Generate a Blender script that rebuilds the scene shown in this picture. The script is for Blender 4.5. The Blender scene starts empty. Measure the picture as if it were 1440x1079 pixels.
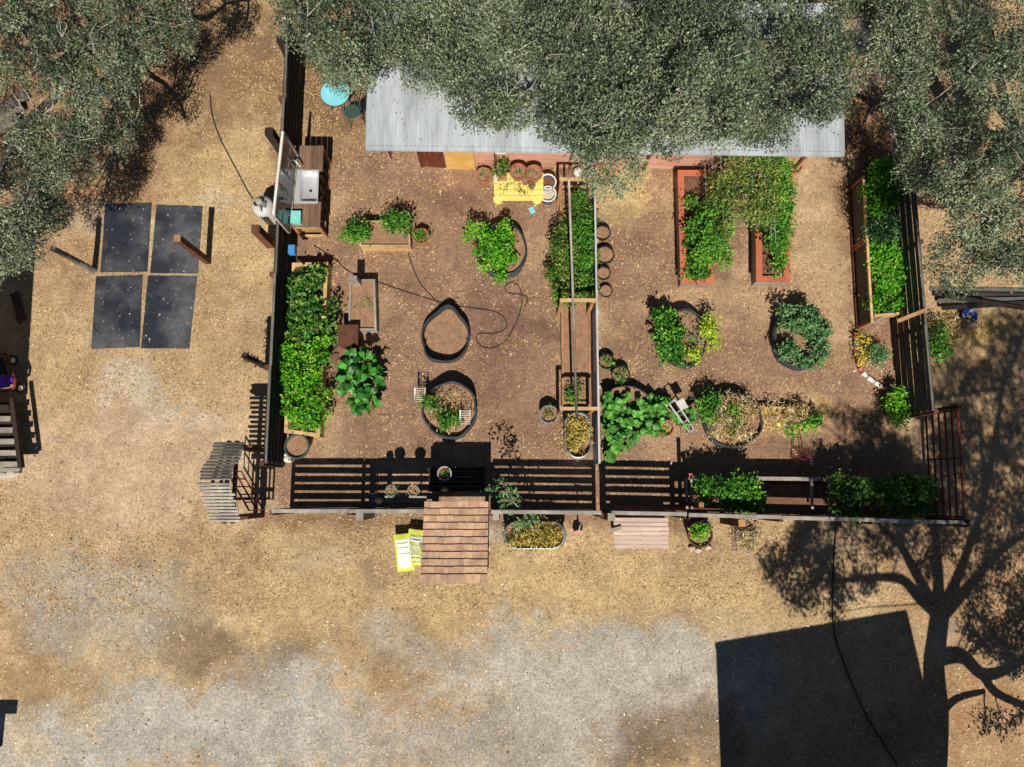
import bpy, math, random
import numpy as np
from mathutils import Vector, Matrix
random.seed(7); rng = np.random.default_rng(7)
SC = bpy.context.scene; COL = SC.collection
# ---------------------------------------------------------------- camera, sky, sun, exposure
H = 18.0; F = 1000.0; TH = math.atan(0.15)          # flying height, focal length in photo pixels, tilt
SUN_EL = math.radians(51); SHL = 1/math.tan(SUN_EL)
cam = bpy.data.objects.new('camera', bpy.data.cameras.new('camera')); COL.objects.link(cam)
cam.location = (0, 0, H); cam.rotation_euler = (TH, 0, 0)
cam.data.sensor_fit = 'HORIZONTAL'; cam.data.sensor_width = 36; cam.data.lens = F/1440*36
cam.data.clip_end = 2000; SC.camera = cam
w = bpy.data.worlds.new('World'); SC.world = w; w.use_nodes = True
nt = w.node_tree; sky = nt.nodes.new('ShaderNodeTexSky'); sky.sky_type = 'NISHITA'; sky.sun_disc = False
sky.sun_elevation = SUN_EL; sky.sun_rotation = math.pi; sky.altitude = 900; sky.air_density = .75; sky.dust_density = .1
nt.links.new(sky.outputs[0], nt.nodes['Background'].inputs[0]); nt.nodes['Background'].inputs[1].default_value = 0.05
sun = bpy.data.objects.new('sun', bpy.data.lights.new('sun', 'SUN')); COL.objects.link(sun)
sun.data.energy = 5.0; sun.data.angle = math.radians(0.38); sun.data.color = (1, .95, .87)
sun.rotation_euler = (math.pi/2 - SUN_EL, 0, 0); sun.location = (0, -20, 30)
SC.view_settings.view_transform = 'Standard'; SC.view_settings.look = 'None'
SC.view_settings.exposure = 0.06; SC.view_settings.gamma = 1
# ---------------------------------------------------------------- helpers
def G(px, py, h=0.0):
    """photo pixel -> world point at height h"""
    dx = (px-720)/F; dy = -(py-539.5)/F
    c, s = math.cos(TH), math.sin(TH)
    y = dy*c + s; z = dy*s - c; t = (h-H)/z
    return Vector((dx*t, y*t, h))
def SHP(px, py, h):
    """point at height h whose shadow falls on ground pixel px,py"""
    p = G(px, py); return Vector((p.x, p.y - SHL*h, h))
def L(r, g, b):
    f = lambda v: (v/255/12.92 if v <= 10 else ((v/255+.055)/1.055)**2.4)
    return (f(r), f(g), f(b))
def mat(name, col, rough=.8, var=.22, scale=9., bump=.25, metal=0., col2=None, s2=2.2, amt=.6, stretch=(1,1,1), rnd=.0, spec=.3, alpha_trans=0):
    m = bpy.data.materials.new(name); m.use_nodes = True; N = m.node_tree.nodes; K = m.node_tree.links.new
    b = N['Principled BSDF']; b.inputs['Roughness'].default_value = rough; b.inputs['Metallic'].default_value = metal
    b.inputs['Specular IOR Level'].default_value = spec
    ge = N.new('ShaderNodeNewGeometry'); mp = N.new('ShaderNodeMapping'); mp.inputs['Scale'].default_value = stretch
    K(ge.outputs['Position'], mp.inputs[0])
    n1 = N.new('ShaderNodeTexNoise'); n1.inputs['Scale'].default_value = scale; n1.inputs['Detail'].default_value = 6; n1.inputs['Roughness'].default_value = .65
    K(mp.outputs[0], n1.inputs['Vector'])
    r = N.new('ShaderNodeMapRange'); r.inputs[1].default_value = .3; r.inputs[2].default_value = .7
    r.inputs[3].default_value = 1-var; r.inputs[4].default_value = 1+var; K(n1.outputs[0], r.inputs[0])
    last = None
    base = N.new('ShaderNodeMix'); base.data_type = 'RGBA'; base.inputs[6].default_value = (*col, 1); base.inputs[7].default_value = (*(col2 or col), 1)
    n2 = N.new('ShaderNodeTexNoise'); n2.inputs['Scale'].default_value = s2; n2.inputs['Detail'].default_value = 5; K(mp.outputs[0], n2.inputs['Vector'])
    r2 = N.new('ShaderNodeMapRange'); r2.inputs[1].default_value = .42; r2.inputs[2].default_value = .65; r2.inputs[4].default_value = amt; K(n2.outputs[0], r2.inputs[0])
    K(r2.outputs[0], base.inputs[0])
    mul = N.new('ShaderNodeVectorMath'); mul.operation = 'SCALE'; K(base.outputs[2], mul.inputs[0])
    if rnd:
        oi = N.new('ShaderNodeObjectInfo'); rr = N.new('ShaderNodeMapRange'); rr.inputs[3].default_value = 1-rnd; rr.inputs[4].default_value = 1+rnd
        K(oi.outputs['Random'], rr.inputs[0]); mm = N.new('ShaderNodeMath'); mm.operation = 'MULTIPLY'
        K(r.outputs[0], mm.inputs[0]); K(rr.outputs[0], mm.inputs[1]); K(mm.outputs[0], mul.inputs['Scale'])
    else: K(r.outputs[0], mul.inputs['Scale'])
    K(mul.outputs[0], b.inputs['Base Color'])
    if bump:
        bp = N.new('ShaderNodeBump'); bp.inputs['Strength'].default_value = bump; bp.inputs['Distance'].default_value = .02
        K(n1.outputs[0], bp.inputs['Height']); K(bp.outputs[0], b.inputs['Normal'])
    return m
def tintmat(name, cols, rough=.5, trans=.2, spec=.35):
    """colour picked per leaf/chip from the 'tint' attribute"""
    m = bpy.data.materials.new(name); m.use_nodes = True; N = m.node_tree.nodes; K = m.node_tree.links.new
    b = N['Principled BSDF']; b.inputs['Roughness'].default_value = rough; b.inputs['Specular IOR Level'].default_value = spec
    a = N.new('ShaderNodeAttribute'); a.attribute_name = 'tint'; cr = N.new('ShaderNodeValToRGB')
    e = cr.color_ramp.elements
    while len(e) < len(cols): e.new(.5)
    for i, c in enumerate(cols): e[i].position = i/(len(cols)-1); e[i].color = (*c, 1)
    K(a.outputs['Fac'], cr.inputs[0]); K(cr.outputs[0], b.inputs['Base Color'])
    if trans:
        t = N.new('ShaderNodeBsdfTranslucent'); K(cr.outputs[0], t.inputs[0]); mx = N.new('ShaderNodeMixShader'); mx.inputs[0].default_value = trans
        K(b.outputs[0], mx.inputs[1]); K(t.outputs[0], mx.inputs[2]); K(mx.outputs[0], N['Material Output'].inputs[0])
    return m
def wpos(o):
    v = Vector((0,0,0))
    while o is not None: v = v + Vector(o.location); o = o.parent
    return v
class MB:
    def __init__(s): s.v = []; s.f = []
    def raw(s, vs, fs):
        k = len(s.v); s.v += [tuple(p) for p in vs]; s.f += [tuple(i+k for i in q) for q in fs]; return s
    def box(s, c, sz, rz=0, M=None):
        R = M or Matrix.Rotation(rz, 3, 'Z'); c = Vector(c); x, y, z = sz[0]/2, sz[1]/2, sz[2]/2
        vs = [c + R @ Vector((a*x, b*y, d*z)) for d in (-1,1) for a, b in ((-1,-1),(1,-1),(1,1),(-1,1))]
        return s.raw(vs, [(3,2,1,0),(4,5,6,7),(0,1,5,4),(1,2,6,5),(2,3,7,6),(3,0,4,7)])
    def beam(s, a, b, wd, ht, up=(0,0,1)):
        a = Vector(a); b = Vector(b); d = b-a; l = d.length; x = d.normalized(); u = Vector(up)
        y = u.cross(x)
        if y.length < 1e-4: y = Vector((0,1,0)).cross(x)
        y.normalize(); z = x.cross(y)
        return s.box((a+b)/2, (l, wd, ht), M=Matrix((x, y, z)).transposed())
    def tube(s, pts, rad, n=8):
        pts = [Vector(p) for p in pts]; rad = rad if hasattr(rad, '__len__') else [rad]*len(pts); vs = []; fs = []
        for i, p in enumerate(pts):
            d = (pts[min(i+1, len(pts)-1)] - pts[max(i-1, 0)]).normalized()
            u = Vector((0,0,1)) if abs(d.z) < .9 else Vector((1,0,0)); x = d.cross(u).normalized(); y = x.cross(d)
            for k in range(n):
                t = 2*math.pi*k/n; vs.append(p + (x*math.cos(t) + y*math.sin(t))*rad[i])
        for i in range(len(pts)-1):
            for k in range(n): fs.append((i*n+k, i*n+(k+1) % n, (i+1)*n+(k+1) % n, (i+1)*n+k))
        fs.append(tuple(range(n))); fs.append(tuple(range((len(pts)-1)*n, len(pts)*n))[::-1])
        return s.raw(vs, fs)
    def lathe(s, c, prof, n=24, sx=1, sy=1, fn=None):
        c = Vector(c); vs = []; fs = []
        for r, z in prof:
            for k in range(n):
                t = 2*math.pi*k/n; q = fn(t) if fn else 1
                vs.append(c + Vector((r*sx*q*math.cos(t), r*sy*q*math.sin(t), z)))
        for i in range(len(prof)-1):
            for k in range(n): fs.append((i*n+k, i*n+(k+1) % n, (i+1)*n+(k+1) % n, (i+1)*n+k))
        return s.raw(vs, fs)
    def disc(s, c, r, n=24, sx=1, sy=1, fn=None):
        c = Vector(c); vs = [c]
        for k in range(n):
            t = 2*math.pi*k/n; q = fn(t) if fn else 1; vs.append(c + Vector((r*sx*q*math.cos(t), r*sy*q*math.sin(t), random.uniform(-.008, .004))))
        return s.raw(vs, [(0, 1+k, 1+(k+1) % n) for k in range(n)])
    def build(s, name, m, parent=None, smooth=False):
        me = bpy.data.meshes.new(name); o = bpy.data.objects.new(name, me)
        vs = np.array(s.v, dtype=float)
        if parent is not None: off = np.array(wpos(parent)); o.parent = parent
        else:
            off = np.array([vs[:,0].mean(), vs[:,1].mean(), vs[:,2].min()]); o.location = off
        me.from_pydata((vs-off).tolist(), [], s.f); me.materials.append(m)
        if smooth: me.polygons.foreach_set('use_smooth', [True]*len(me.polygons))
        COL.objects.link(o); return o
def tag(o, label, cat, group=None, kind=None):
    o['label'] = label; o['category'] = cat
    if group: o['group'] = group
    if kind: o['kind'] = kind
    return o
def thing(name, label, cat, loc, group=None):
    o = bpy.data.objects.new(name, None); COL.objects.link(o); o.location = loc; o.empty_display_size = .1
    return tag(o, label, cat, group)
def box(name, m, parent, c, sz, rz=0): return MB().box(c, sz, rz).build(name, m, parent)
def beam(name, m, parent, a, b, wd, ht, up=(0,0,1)): return MB().beam(a, b, wd, ht, up).build(name, m, parent)
def tube(name, m, parent, pts, r, n=8): return MB().tube(pts, r, n).build(name, m, parent, True)
def smoothpath(pts, k=5):
    pts = [Vector(p) for p in pts]; out = []
    for i in range(len(pts)-1):
        p0 = pts[max(i-1,0)]; p1 = pts[i]; p2 = pts[i+1]; p3 = pts[min(i+2, len(pts)-1)]
        for j in range(k):
            t = j/k; out.append(.5*((2*p1) + (p2-p0)*t + (2*p0-5*p1+4*p2-p3)*t*t + (3*p1-p0-3*p2+p3)*t**3))
    out.append(pts[-1]); return out
def unit(a): return a/np.maximum(np.linalg.norm(a, axis=1, keepdims=True), 1e-9)
def leafmesh(name, m, parent, P, A, NR, S, W=.5, tint=None, fold=.12):
    """one mesh of many folded diamond leaves: centres P, axes A, normals NR, lengths S"""
    n = len(P); A = unit(A); B = unit(np.cross(NR, A)); NR = np.cross(A, B); S = S[:,None]
    V = np.empty((n,4,3)); V[:,0] = P-A*S*.5; V[:,1] = P+B*S*W*.5+NR*S*fold-A*S*.05; V[:,2] = P+A*S*.5-NR*S*fold*.6; V[:,3] = P-B*S*W*.5+NR*S*fold-A*S*.05
    off = np.array(wpos(parent)) if parent is not None else np.zeros(3)
    V = (V.reshape(-1,3)-off).astype(np.float32)
    me = bpy.data.meshes.new(name); me.vertices.add(4*n); me.vertices.foreach_set('co', V.ravel())
    idx = (np.arange(n)[:,None]*4 + np.array([0,3,2,0,2,1])).ravel().astype(np.int32)
    me.loops.add(6*n); me.loops.foreach_set('vertex_index', idx); me.polygons.add(2*n)
    me.polygons.foreach_set('loop_start', np.arange(0, 6*n, 3, dtype=np.int32)); me.polygons.foreach_set('loop_total', np.full(2*n, 3, dtype=np.int32))
    at = me.attributes.new('tint', 'FLOAT', 'POINT'); t = rng.random(n) if tint is None else tint
    at.data.foreach_set('value', np.repeat(np.clip(t, 0, 1), 4).astype(np.float32))
    me.update(); me.validate(); me.materials.append(m)
    o = bpy.data.objects.new(name, me); COL.objects.link(o)
    if parent is not None: o.parent = parent
    return o
def dome(clumps, dens, sprig=10, spread=.05, full=False):
    """leaf positions on clump domes: clumps = (centre, rx, ry, rz)"""
    Ps = []; Ns = []; Ts = []
    for c, rx, ry, rz in clumps:
        area = 2*math.pi*((rx*ry+rx*rz+ry*rz)/3); ns = max(2, int(dens*area/sprig))
        d = rng.normal(size=(ns,3)); d[:,2] = np.abs(d[:,2]) - (.9 if full else .25); d = unit(d)
        r = rng.uniform(.55, 1.06, size=(ns,1)); c0 = np.array(c) + d*r*np.array([rx, ry, rz])
        p = np.repeat(c0, sprig, 0) + rng.normal(size=(ns*sprig,3))*spread
        Ps.append(p); Ns.append(np.repeat(d, sprig, 0)); Ts.append(np.repeat(np.clip(rng.normal(.5+rng.normal(0,.17), .25, ns), 0, 1), sprig) + rng.normal(0, .16, ns*sprig))
    return np.concatenate(Ps), np.concatenate(Ns), np.concatenate(Ts)
def foliage(name, m, parent, clumps, dens=900, size=.06, W=.55, sprig=7, spread=.075, full=False, shift=0, droop=.0):
    P, D, T = dome(clumps, dens, sprig, spread, full); n = len(P)
    A = unit(D*.7 + rng.normal(size=(n,3))*.8 - np.array([0,0,droop])); NR = unit(D*.5 + np.array([0,-.15,.7]) + rng.normal(size=(n,3))*.55)
    P[:,2] = np.maximum(P[:,2], .015)
    return leafmesh(name, m, parent, P, A, NR, size*rng.uniform(.65, 1.35, n), W, T+shift)
def vn(x, y, seed=0):
    xi = np.floor(x).astype(np.int64); yi = np.floor(y).astype(np.int64); fx = x-xi; fy = y-yi
    fx = fx*fx*(3-2*fx); fy = fy*fy*(3-2*fy)
    def h(a, b):
        q = (a*374761393 + b*668265263 + seed*1442695041) & 0x7fffffff; q = ((q ^ (q >> 13))*1274126177) & 0x7fffffff; return ((q ^ (q >> 16)) & 0xffff)/65535.
    return (h(xi,yi)*(1-fx)+h(xi+1,yi)*fx)*(1-fy) + (h(xi,yi+1)*(1-fx)+h(xi+1,yi+1)*fx)*fy
def fbm(x, y, seed=0, o=4):
    s = 0; a = .5; t = 0
    for i in range(o): s = s + a*vn(x*2**i+17.3*i, y*2**i-9.1*i, seed+i); t += a; a *= .55
    return s/t
# ---------------------------------------------------------------- materials
DGREY = mat('dark_grey_wood', L(112,106,98), .85, .3, 7, .3, col2=L(84,78,72), rnd=.15)
GREYBLACKW = mat('grey_black_wood', L(66,62,58), .85, .35, 6, .3, col2=L(92,87,80), stretch=(.35,.35,6), rnd=.3)  # the boards' own grey black, a little lighter than the other fences
FENCE = mat('fence_wood', L(40,36,34), .85, .35, 6, .3, col2=L(66,60,55), stretch=(.35,.35,6), rnd=.35)
GREYW = mat('grey_weathered_wood', L(158,150,138), .85, .25, 7, .3, col2=L(118,108,98), rnd=.16)
PALEW = mat('pale_wood', L(206,170,120), .8, .18, 6, .2, col2=L(170,135,92), rnd=.1)
TANW = mat('tan_wood', L(176,132,92), .8, .22, 7, .25, col2=L(130,96,68), rnd=.14)
BROWNW = mat('brown_wood', L(104,66,46), .8, .28, 6, .3, col2=L(72,48,36), rnd=.2)
DARKW = mat('dark_wood', L(48,38,33), .85, .3, 7, .3, rnd=.2)
PINKW = mat('weathered_pink_wood', L(208,184,168), .85, .2, 8, .25, col2=L(178,150,136), stretch=(.3,3,3), rnd=.12)
SIDING = mat('red_siding', L(192,140,116), .8, .2, 5, .25, col2=L(196,160,140), stretch=(.4,3,3), rnd=.14)
ORANGE = mat('orange_timber', L(190,108,78), .75, .14, 9, .2, col2=L(172,94,68), rnd=.08)
COUNTER = mat('counter_plank', L(112,86,68), .7, .28, 7, .2, col2=L(140,112,92), stretch=(5,.5,3), rnd=.25)
REDDOOR = mat('red_brown_door', L(112,58,38), .7, .25, 6, .2, col2=L(74,40,30), stretch=(6,.6,.6), rnd=.15)
PLY = mat('plywood', L(206,160,84), .7, .12, 5, .1, col2=L(222,184,112))
METAL = mat('galvanised_roof', L(186,192,196), .55, .16, 3, .05, metal=.0, stretch=(3,.5,1), amt=.8, col2=L(150,156,158), s2=.7, rnd=.07, spec=.5)
TANK = mat('galvanised_tank', L(150,152,152), .45, .12, 8, .05, metal=.5, spec=.5)
STEEL = mat('stainless_steel', (.6,.6,.6), .35, .05, 4, 0, metal=.35, spec=.6)
DIVIDER = mat('blue_grey_sheet', L(126,152,192), .45, .1, 4, .05, col2=L(104,128,166), spec=.5)
WHITE = mat('white_paint', L(226,222,212), .6, .08, 8, .1, col2=L(196,190,178))
LGREY = mat('light_grey_plastic', L(196,194,188), .5, .08, 8, .05, col2=L(160,156,150))
TERRA = mat('terracotta', L(168,102,78), .85, .15, 9, .15, col2=L(190,130,104), rnd=.1)
FABRIC = mat('black_felt', L(56,57,60), .95, .25, 30, .3, col2=L(84,84,86), rnd=.15)
BLACKP = mat('black_plastic', L(34,34,36), .5, .2, 20, .1)
HOSE = mat('black_hose', L(52,48,46), .6, .2, 20, 0)
SOIL = mat('soil', L(122,88,68), .95, .35, 22, .8, col2=L(92,66,52), s2=6)
SOILP = mat('pale_soil', L(158,122,94), .95, .25, 20, .7, col2=L(128,98,76), s2=6)
RUBBER = mat('rubber_mat', L(36,40,50), .55, .3, 6, .15, col2=L(92,92,94), s2=1.0, amt=.85, spec=.5)
YELLOW = mat('yellow_paint', L(238,218,124), .6, .08, 8, .1, col2=L(228,204,112), rnd=.05)
TURQ = mat('turquoise_paint', L(124,204,214), .5, .08, 5, .05, col2=L(150,220,226))
MINT = mat('mint_plastic', L(132,206,200), .4, .06, 5, 0)
BLUE = mat('blue_plastic', L(70,140,196), .4, .1, 5, 0)
DEEPB = mat('deep_blue_plastic', L(22,58,140), .35, .1, 5, 0, spec=.5)
NAVYG = mat('blue_glaze', L(60,78,122), .3, .15, 9, 0, spec=.5)
GREENM = mat('dark_green_metal', L(58,80,74), .5, .15, 9, .05)
RED = mat('rust_red_metal', L(128,46,40), .6, .25, 12, .1, col2=L(92,40,34))
BRIGHTRED = mat('red_pole', L(176,52,66), .5, .12, 9, 0)
PURPLE = mat('purple_cloth', L(98,52,168), .8, .2, 9, .3)
PINKB = mat('shovel_blade', L(192,142,130), .5, .15, 12, .05, col2=L(170,120,104))
SHINGLE = mat('shingle', L(204,166,132), .9, .22, 22, .35, col2=L(172,136,116), s2=5, amt=.8, rnd=.2)
BARK = mat('oak_bark', L(96,88,78), .95, .35, 9, .9, col2=L(140,134,124), s2=3)
TWIG = mat('pale_twig', L(166,160,146), .9, .2, 9, .2)
GLASS = mat('dark_window_glass', L(40,48,56), .12, .1, 3, 0, spec=.8)
MESH = mat('insect_screen', L(92,86,78), .8, .12, 60, .1, col2=L(76,72,66))
STONE = mat('stone', L(196,184,164), .9, .18, 12, .4, col2=L(160,150,134), rnd=.12)
LIME = mat('lime_plastic', L(206,210,84), .4, .06, 5, 0)
PRINTG = mat('olive_print', L(128,138,92), .45, .35, 14, 0, col2=L(186,196,130), s2=7)
INK = mat('print_ink', L(44,46,44), .5, .05, 5, 0)
OAK = tintmat('oak_leaf', [L(46,58,42), L(82,98,70), L(112,126,94), L(160,168,130)], .45, .1, .45)
LEAFG = tintmat('garden_leaf', [L(34,84,24), L(62,124,32), L(92,156,44), L(134,180,64)], .5, .22)
LEAFB = tintmat('bright_leaf', [L(44,110,20), L(78,156,28), L(112,184,40), L(160,206,66)], .5, .25)
LEAFD = tintmat('dark_leaf', [L(30,70,26), L(54,106,36), L(88,138,48), L(160,176,80)], .5, .2)
LEAFO = tintmat('olive_leaf', [L(44,84,26), L(74,116,38), L(116,148,58), L(184,182,98)], .55, .22)
LEAFY = tintmat('lime_leaf', [L(120,160,30), L(160,196,40), L(190,214,54), L(214,220,90)], .5, .25)
LEAFS = tintmat('sage_leaf', [L(60,104,62), L(84,132,80), L(108,150,92), L(140,172,112)], .55, .2)
DRY = tintmat('dry_straw', [L(176,144,92), L(220,192,134), L(238,218,168), L(250,240,206)], .8, .1, .2)
DRYY = tintmat('yellowed_leaf', [L(130,120,48), L(186,164,70), L(212,190,100), L(230,212,140)], .7, .2, .2)
FLOWER = tintmat('yellow_flower', [L(150,150,30), L(214,190,40), L(236,210,60), L(240,226,110)], .6, .2)
CHIP = tintmat('wood_chip', [L(96,66,46), L(150,114,76), L(196,162,114), L(222,194,148), L(242,228,204)], .85, 0, .2)
BIGG = mat('broad_leaf_green', L(52,116,40), .42, .3, 16, .3, col2=L(92,158,62), s2=9, rnd=.4)
SQUASHM = mat('squash_leaf_green', L(66,128,46), .5, .3, 18, .3, col2=L(120,168,76), s2=9, rnd=.42)
# ---------------------------------------------------------------- ground
def ground():
    inx = np.arange(-16.5, 16.51, .1); iny = np.arange(-8.5, 15.51, .1)
    far = np.array([20, 30, 60, 150, 400.])
    xs = np.concatenate([-far[::-1], inx, far]); ys = np.concatenate([-far[::-1], iny, far])
    X, Y = np.meshgrid(xs, ys); nx, ny = len(xs), len(ys)
    # photo pixel of each ground point, for zone layout
    c, s = math.cos(TH), math.sin(TH); yc = Y*c - (0-H)*(-s)*(-1)
    yc = Y*c + (-H)*s; zc = -Y*s + (-H)*c
    PX = 720 + F*X/(-zc); PY = 539.5 - F*yc/(-zc)
    wx = (fbm(X*.8, Y*.8, 3)-.5)*120; wy = (fbm(X*.8+50, Y*.8, 9)-.5)*120
    fx = (fbm(X*3, Y*3, 33)-.5)*40; fy = (fbm(X*3+50, Y*3, 39)-.5)*40
    rag = (fbm(X*5, Y*5, 91, 4)-.5)*1.5
    C = np.zeros(X.shape+(3,)); C[:] = L(184,152,106)
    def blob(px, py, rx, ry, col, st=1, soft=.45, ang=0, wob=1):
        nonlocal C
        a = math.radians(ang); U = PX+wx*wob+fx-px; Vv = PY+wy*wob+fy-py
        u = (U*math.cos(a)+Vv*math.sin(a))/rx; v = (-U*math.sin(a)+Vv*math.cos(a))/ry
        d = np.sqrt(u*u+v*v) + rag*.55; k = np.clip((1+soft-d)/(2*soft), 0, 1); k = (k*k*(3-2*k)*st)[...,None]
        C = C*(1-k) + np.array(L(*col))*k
    def rect(x0, y0, x1, y1, col, st=1, soft=18):
        nonlocal C
        U = PX+fx*.6; Vv = PY+fy*.6
        k = np.clip((U-x0)/soft+.5,0,1)*np.clip((x1-U)/soft+.5,0,1)*np.clip((Vv-y0)/soft+.5,0,1)*np.clip((y1-Vv)/soft+.5,0,1)
        k = (k*st)[...,None]; C = C*(1-k)+np.array(L(*col))*k
    # outside ground
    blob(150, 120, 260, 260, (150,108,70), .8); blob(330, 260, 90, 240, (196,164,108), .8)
    blob(180, 650, 190, 90, (190,156,116), .9); blob(190, 560, 45, 45, (186,176,154), .7); blob(240, 590, 60, 20, (186,178,158), .6, ang=-35)
    blob(60, 520, 60, 110, (186,156,106), .6); blob(320, 450, 50, 60, (158,124,88), .5)
    blob(700, 850, 560, 110, (192,160,104), .85); blob(430, 800, 130, 40, (170,140,96), .6)
    blob(120, 830, 150, 70, (166,152,130), .7); blob(250, 860, 90, 60, (150,124,88), .7); blob(60, 950, 90, 60, (158,124,80), .7)
    blob(300, 1040, 260, 70, (172,164,148), .95); blob(370, 950, 60, 45, (170,166,156), .9); blob(60, 1060, 120, 26, (172,168,158), .8)
    blob(600, 940, 110, 90, (166,134,90), .8); blob(560, 880, 90, 40, (186,154,98), .7); blob(740, 1060, 140, 60, (160,152,136), .8)
    blob(820, 950, 190, 90, (170,161,144), .95); blob(960, 890, 110, 50, (170,164,150), .7); blob(930, 1030, 90, 60, (134,108,76), .7)
    blob(1000, 850, 160, 26, (184,154,100), .7); blob(560, 1040, 60, 60, (166,140,104), .6)
    blob(1380, 900, 130, 190, (168,126,80), .9); blob(1380, 620, 80, 190, (176,140,96), .8); blob(1350, 465, 60, 24, (206,164,72), .7, wob=.3)
    blob(1230, 790, 150, 60, (160,120,82), .7)
    for i in range(90):
        blob(random.uniform(-20,1460), random.uniform(740,1090), random.uniform(14,60), random.uniform(10,36), random.choice([(140,112,78),(126,100,72),(198,168,112),(180,150,100),(172,164,148),(158,134,104),(196,176,132)]), random.uniform(.25,.6), .7)
    for i in range(36):
        blob(random.uniform(0,370), random.uniform(180,700), random.uniform(12,44), random.uniform(10,34), random.choice([(148,116,82),(200,170,116),(176,142,104),(186,174,148),(166,132,92)]), random.uniform(.25,.55), .7)
    blob(180, 650, 170, 80, (194,163,126), .8); blob(860, 960, 230, 75, (176,168,154), .7); blob(330, 1020, 230, 60, (176,170,158), .75); blob(640, 1060, 200, 36, (170,162,146), .6)
    blob(130, 850, 110, 50, (172,162,146), .6); blob(280, 890, 70, 34, (124,100,74), .6); blob(960, 1040, 80, 44, (122,98,72), .6)
    # inside the garden
    rect(385, 190, 1268, 716, (148,112,84)); rect(425, 40, 520, 200, (160,122,80), .9)
    for i in range(60):
        px = random.uniform(420, 1250); py = random.uniform(230, 700)
        blob(px, py, random.uniform(16, 50), random.uniform(14, 40), random.choice([(122,90,68),(114,84,66),(130,98,76),(184,150,110),(172,138,102),(194,160,118),(158,120,90)]), random.uniform(.35,.75), .6, wob=.4)
    blob(1150, 330, 50, 150, (192,158,114), .8, wob=.4); blob(1020, 430, 120, 26, (186,150,108), .6, wob=.4); blob(880, 270, 40, 40, (214,186,118), .85, wob=.3)
    blob(870, 340, 40, 60, (128,94,74), .6, wob=.4); blob(690, 460, 40, 90, (126,92,76), .7, wob=.4); blob(640, 290, 30, 22, (120,84,66), .7, wob=.3)
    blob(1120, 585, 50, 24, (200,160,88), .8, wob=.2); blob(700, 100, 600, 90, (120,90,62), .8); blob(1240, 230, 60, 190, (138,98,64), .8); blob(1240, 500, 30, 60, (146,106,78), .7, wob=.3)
    blob(1235, 40, 30, 90, (130,130,130), .8, wob=.3)
    rect(360, 722, 1000, 742, (128,92,64), .8)
    n1 = fbm(X*2.2, Y*2.2, 70, 5)-.5; C *= (1+n1*.62)[...,None]
    g_ = C.mean(-1, keepdims=True); C = (g_ + (C-g_)*.8)*np.array([.99,.978,.955])
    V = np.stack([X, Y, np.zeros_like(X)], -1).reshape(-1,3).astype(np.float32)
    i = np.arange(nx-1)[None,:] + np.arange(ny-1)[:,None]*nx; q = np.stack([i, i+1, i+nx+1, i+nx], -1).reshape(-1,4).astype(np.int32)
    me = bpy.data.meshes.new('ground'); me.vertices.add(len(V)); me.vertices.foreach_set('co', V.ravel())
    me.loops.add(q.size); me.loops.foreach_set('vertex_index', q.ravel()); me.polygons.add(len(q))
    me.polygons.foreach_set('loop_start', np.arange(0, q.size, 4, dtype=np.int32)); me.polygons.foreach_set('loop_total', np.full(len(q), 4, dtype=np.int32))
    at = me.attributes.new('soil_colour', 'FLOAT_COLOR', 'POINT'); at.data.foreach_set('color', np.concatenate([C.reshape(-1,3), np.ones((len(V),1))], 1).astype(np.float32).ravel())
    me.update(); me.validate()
    m = bpy.data.materials.new('earth'); m.use_nodes = True; N = m.node_tree.nodes; K = m.node_tree.links.new; b = N['Principled BSDF']
    b.inputs['Roughness'].default_value = .95; b.inputs['Specular IOR Level'].default_value = .15
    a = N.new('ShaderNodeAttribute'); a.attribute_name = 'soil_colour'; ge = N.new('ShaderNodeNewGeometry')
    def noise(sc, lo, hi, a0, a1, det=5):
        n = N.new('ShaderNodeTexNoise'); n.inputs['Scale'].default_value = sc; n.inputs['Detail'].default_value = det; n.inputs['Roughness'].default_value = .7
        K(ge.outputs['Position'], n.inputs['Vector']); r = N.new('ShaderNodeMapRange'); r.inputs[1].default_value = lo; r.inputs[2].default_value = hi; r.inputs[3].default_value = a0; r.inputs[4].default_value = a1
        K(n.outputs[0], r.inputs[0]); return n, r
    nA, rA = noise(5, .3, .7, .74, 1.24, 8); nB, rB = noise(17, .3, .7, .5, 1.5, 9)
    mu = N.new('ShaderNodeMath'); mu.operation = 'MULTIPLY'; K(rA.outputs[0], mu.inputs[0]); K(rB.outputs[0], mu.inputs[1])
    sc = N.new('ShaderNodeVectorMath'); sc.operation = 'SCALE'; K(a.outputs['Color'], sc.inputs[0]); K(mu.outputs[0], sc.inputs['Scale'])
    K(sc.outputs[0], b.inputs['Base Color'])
    bp = N.new('ShaderNodeBump'); bp.inputs['Strength'].default_value = .55; bp.inputs['Distance'].default_value = .03; K(nB.outputs[0], bp.inputs['Height']); K(bp.outputs[0], b.inputs['Normal'])
    me.materials.append(m); o = bpy.data.objects.new('ground', me); COL.objects.link(o); o['kind'] = 'structure'
    # loose chips and straw, denser where the ground is mulched
    n = 420000; x = rng.uniform(-15, 15, n); y = rng.uniform(-7.5, 14, n); k = fbm(x*1.6, y*1.6, 5)
    ins = (x > -6.2) & (x < 10) & (y > -.4) & (y < 8.5); grav = (y < -3.0)
    keep = rng.random(n) < np.where(ins, np.clip((k-.38)*3.2, .04, .75), np.where(grav, .09, np.clip((k-.36)*3, .08, .8)))
    keep &= ~((np.hypot((x+9.6)/3.2, (y-.6)/1.7) < 1) & (rng.random(len(x)) < .8)); keep &= ~(ins & (rng.random(len(x)) < .3))
    x = x[keep]; y = y[keep]; n = len(x); an = rng.uniform(0, 2*math.pi, n)
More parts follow.
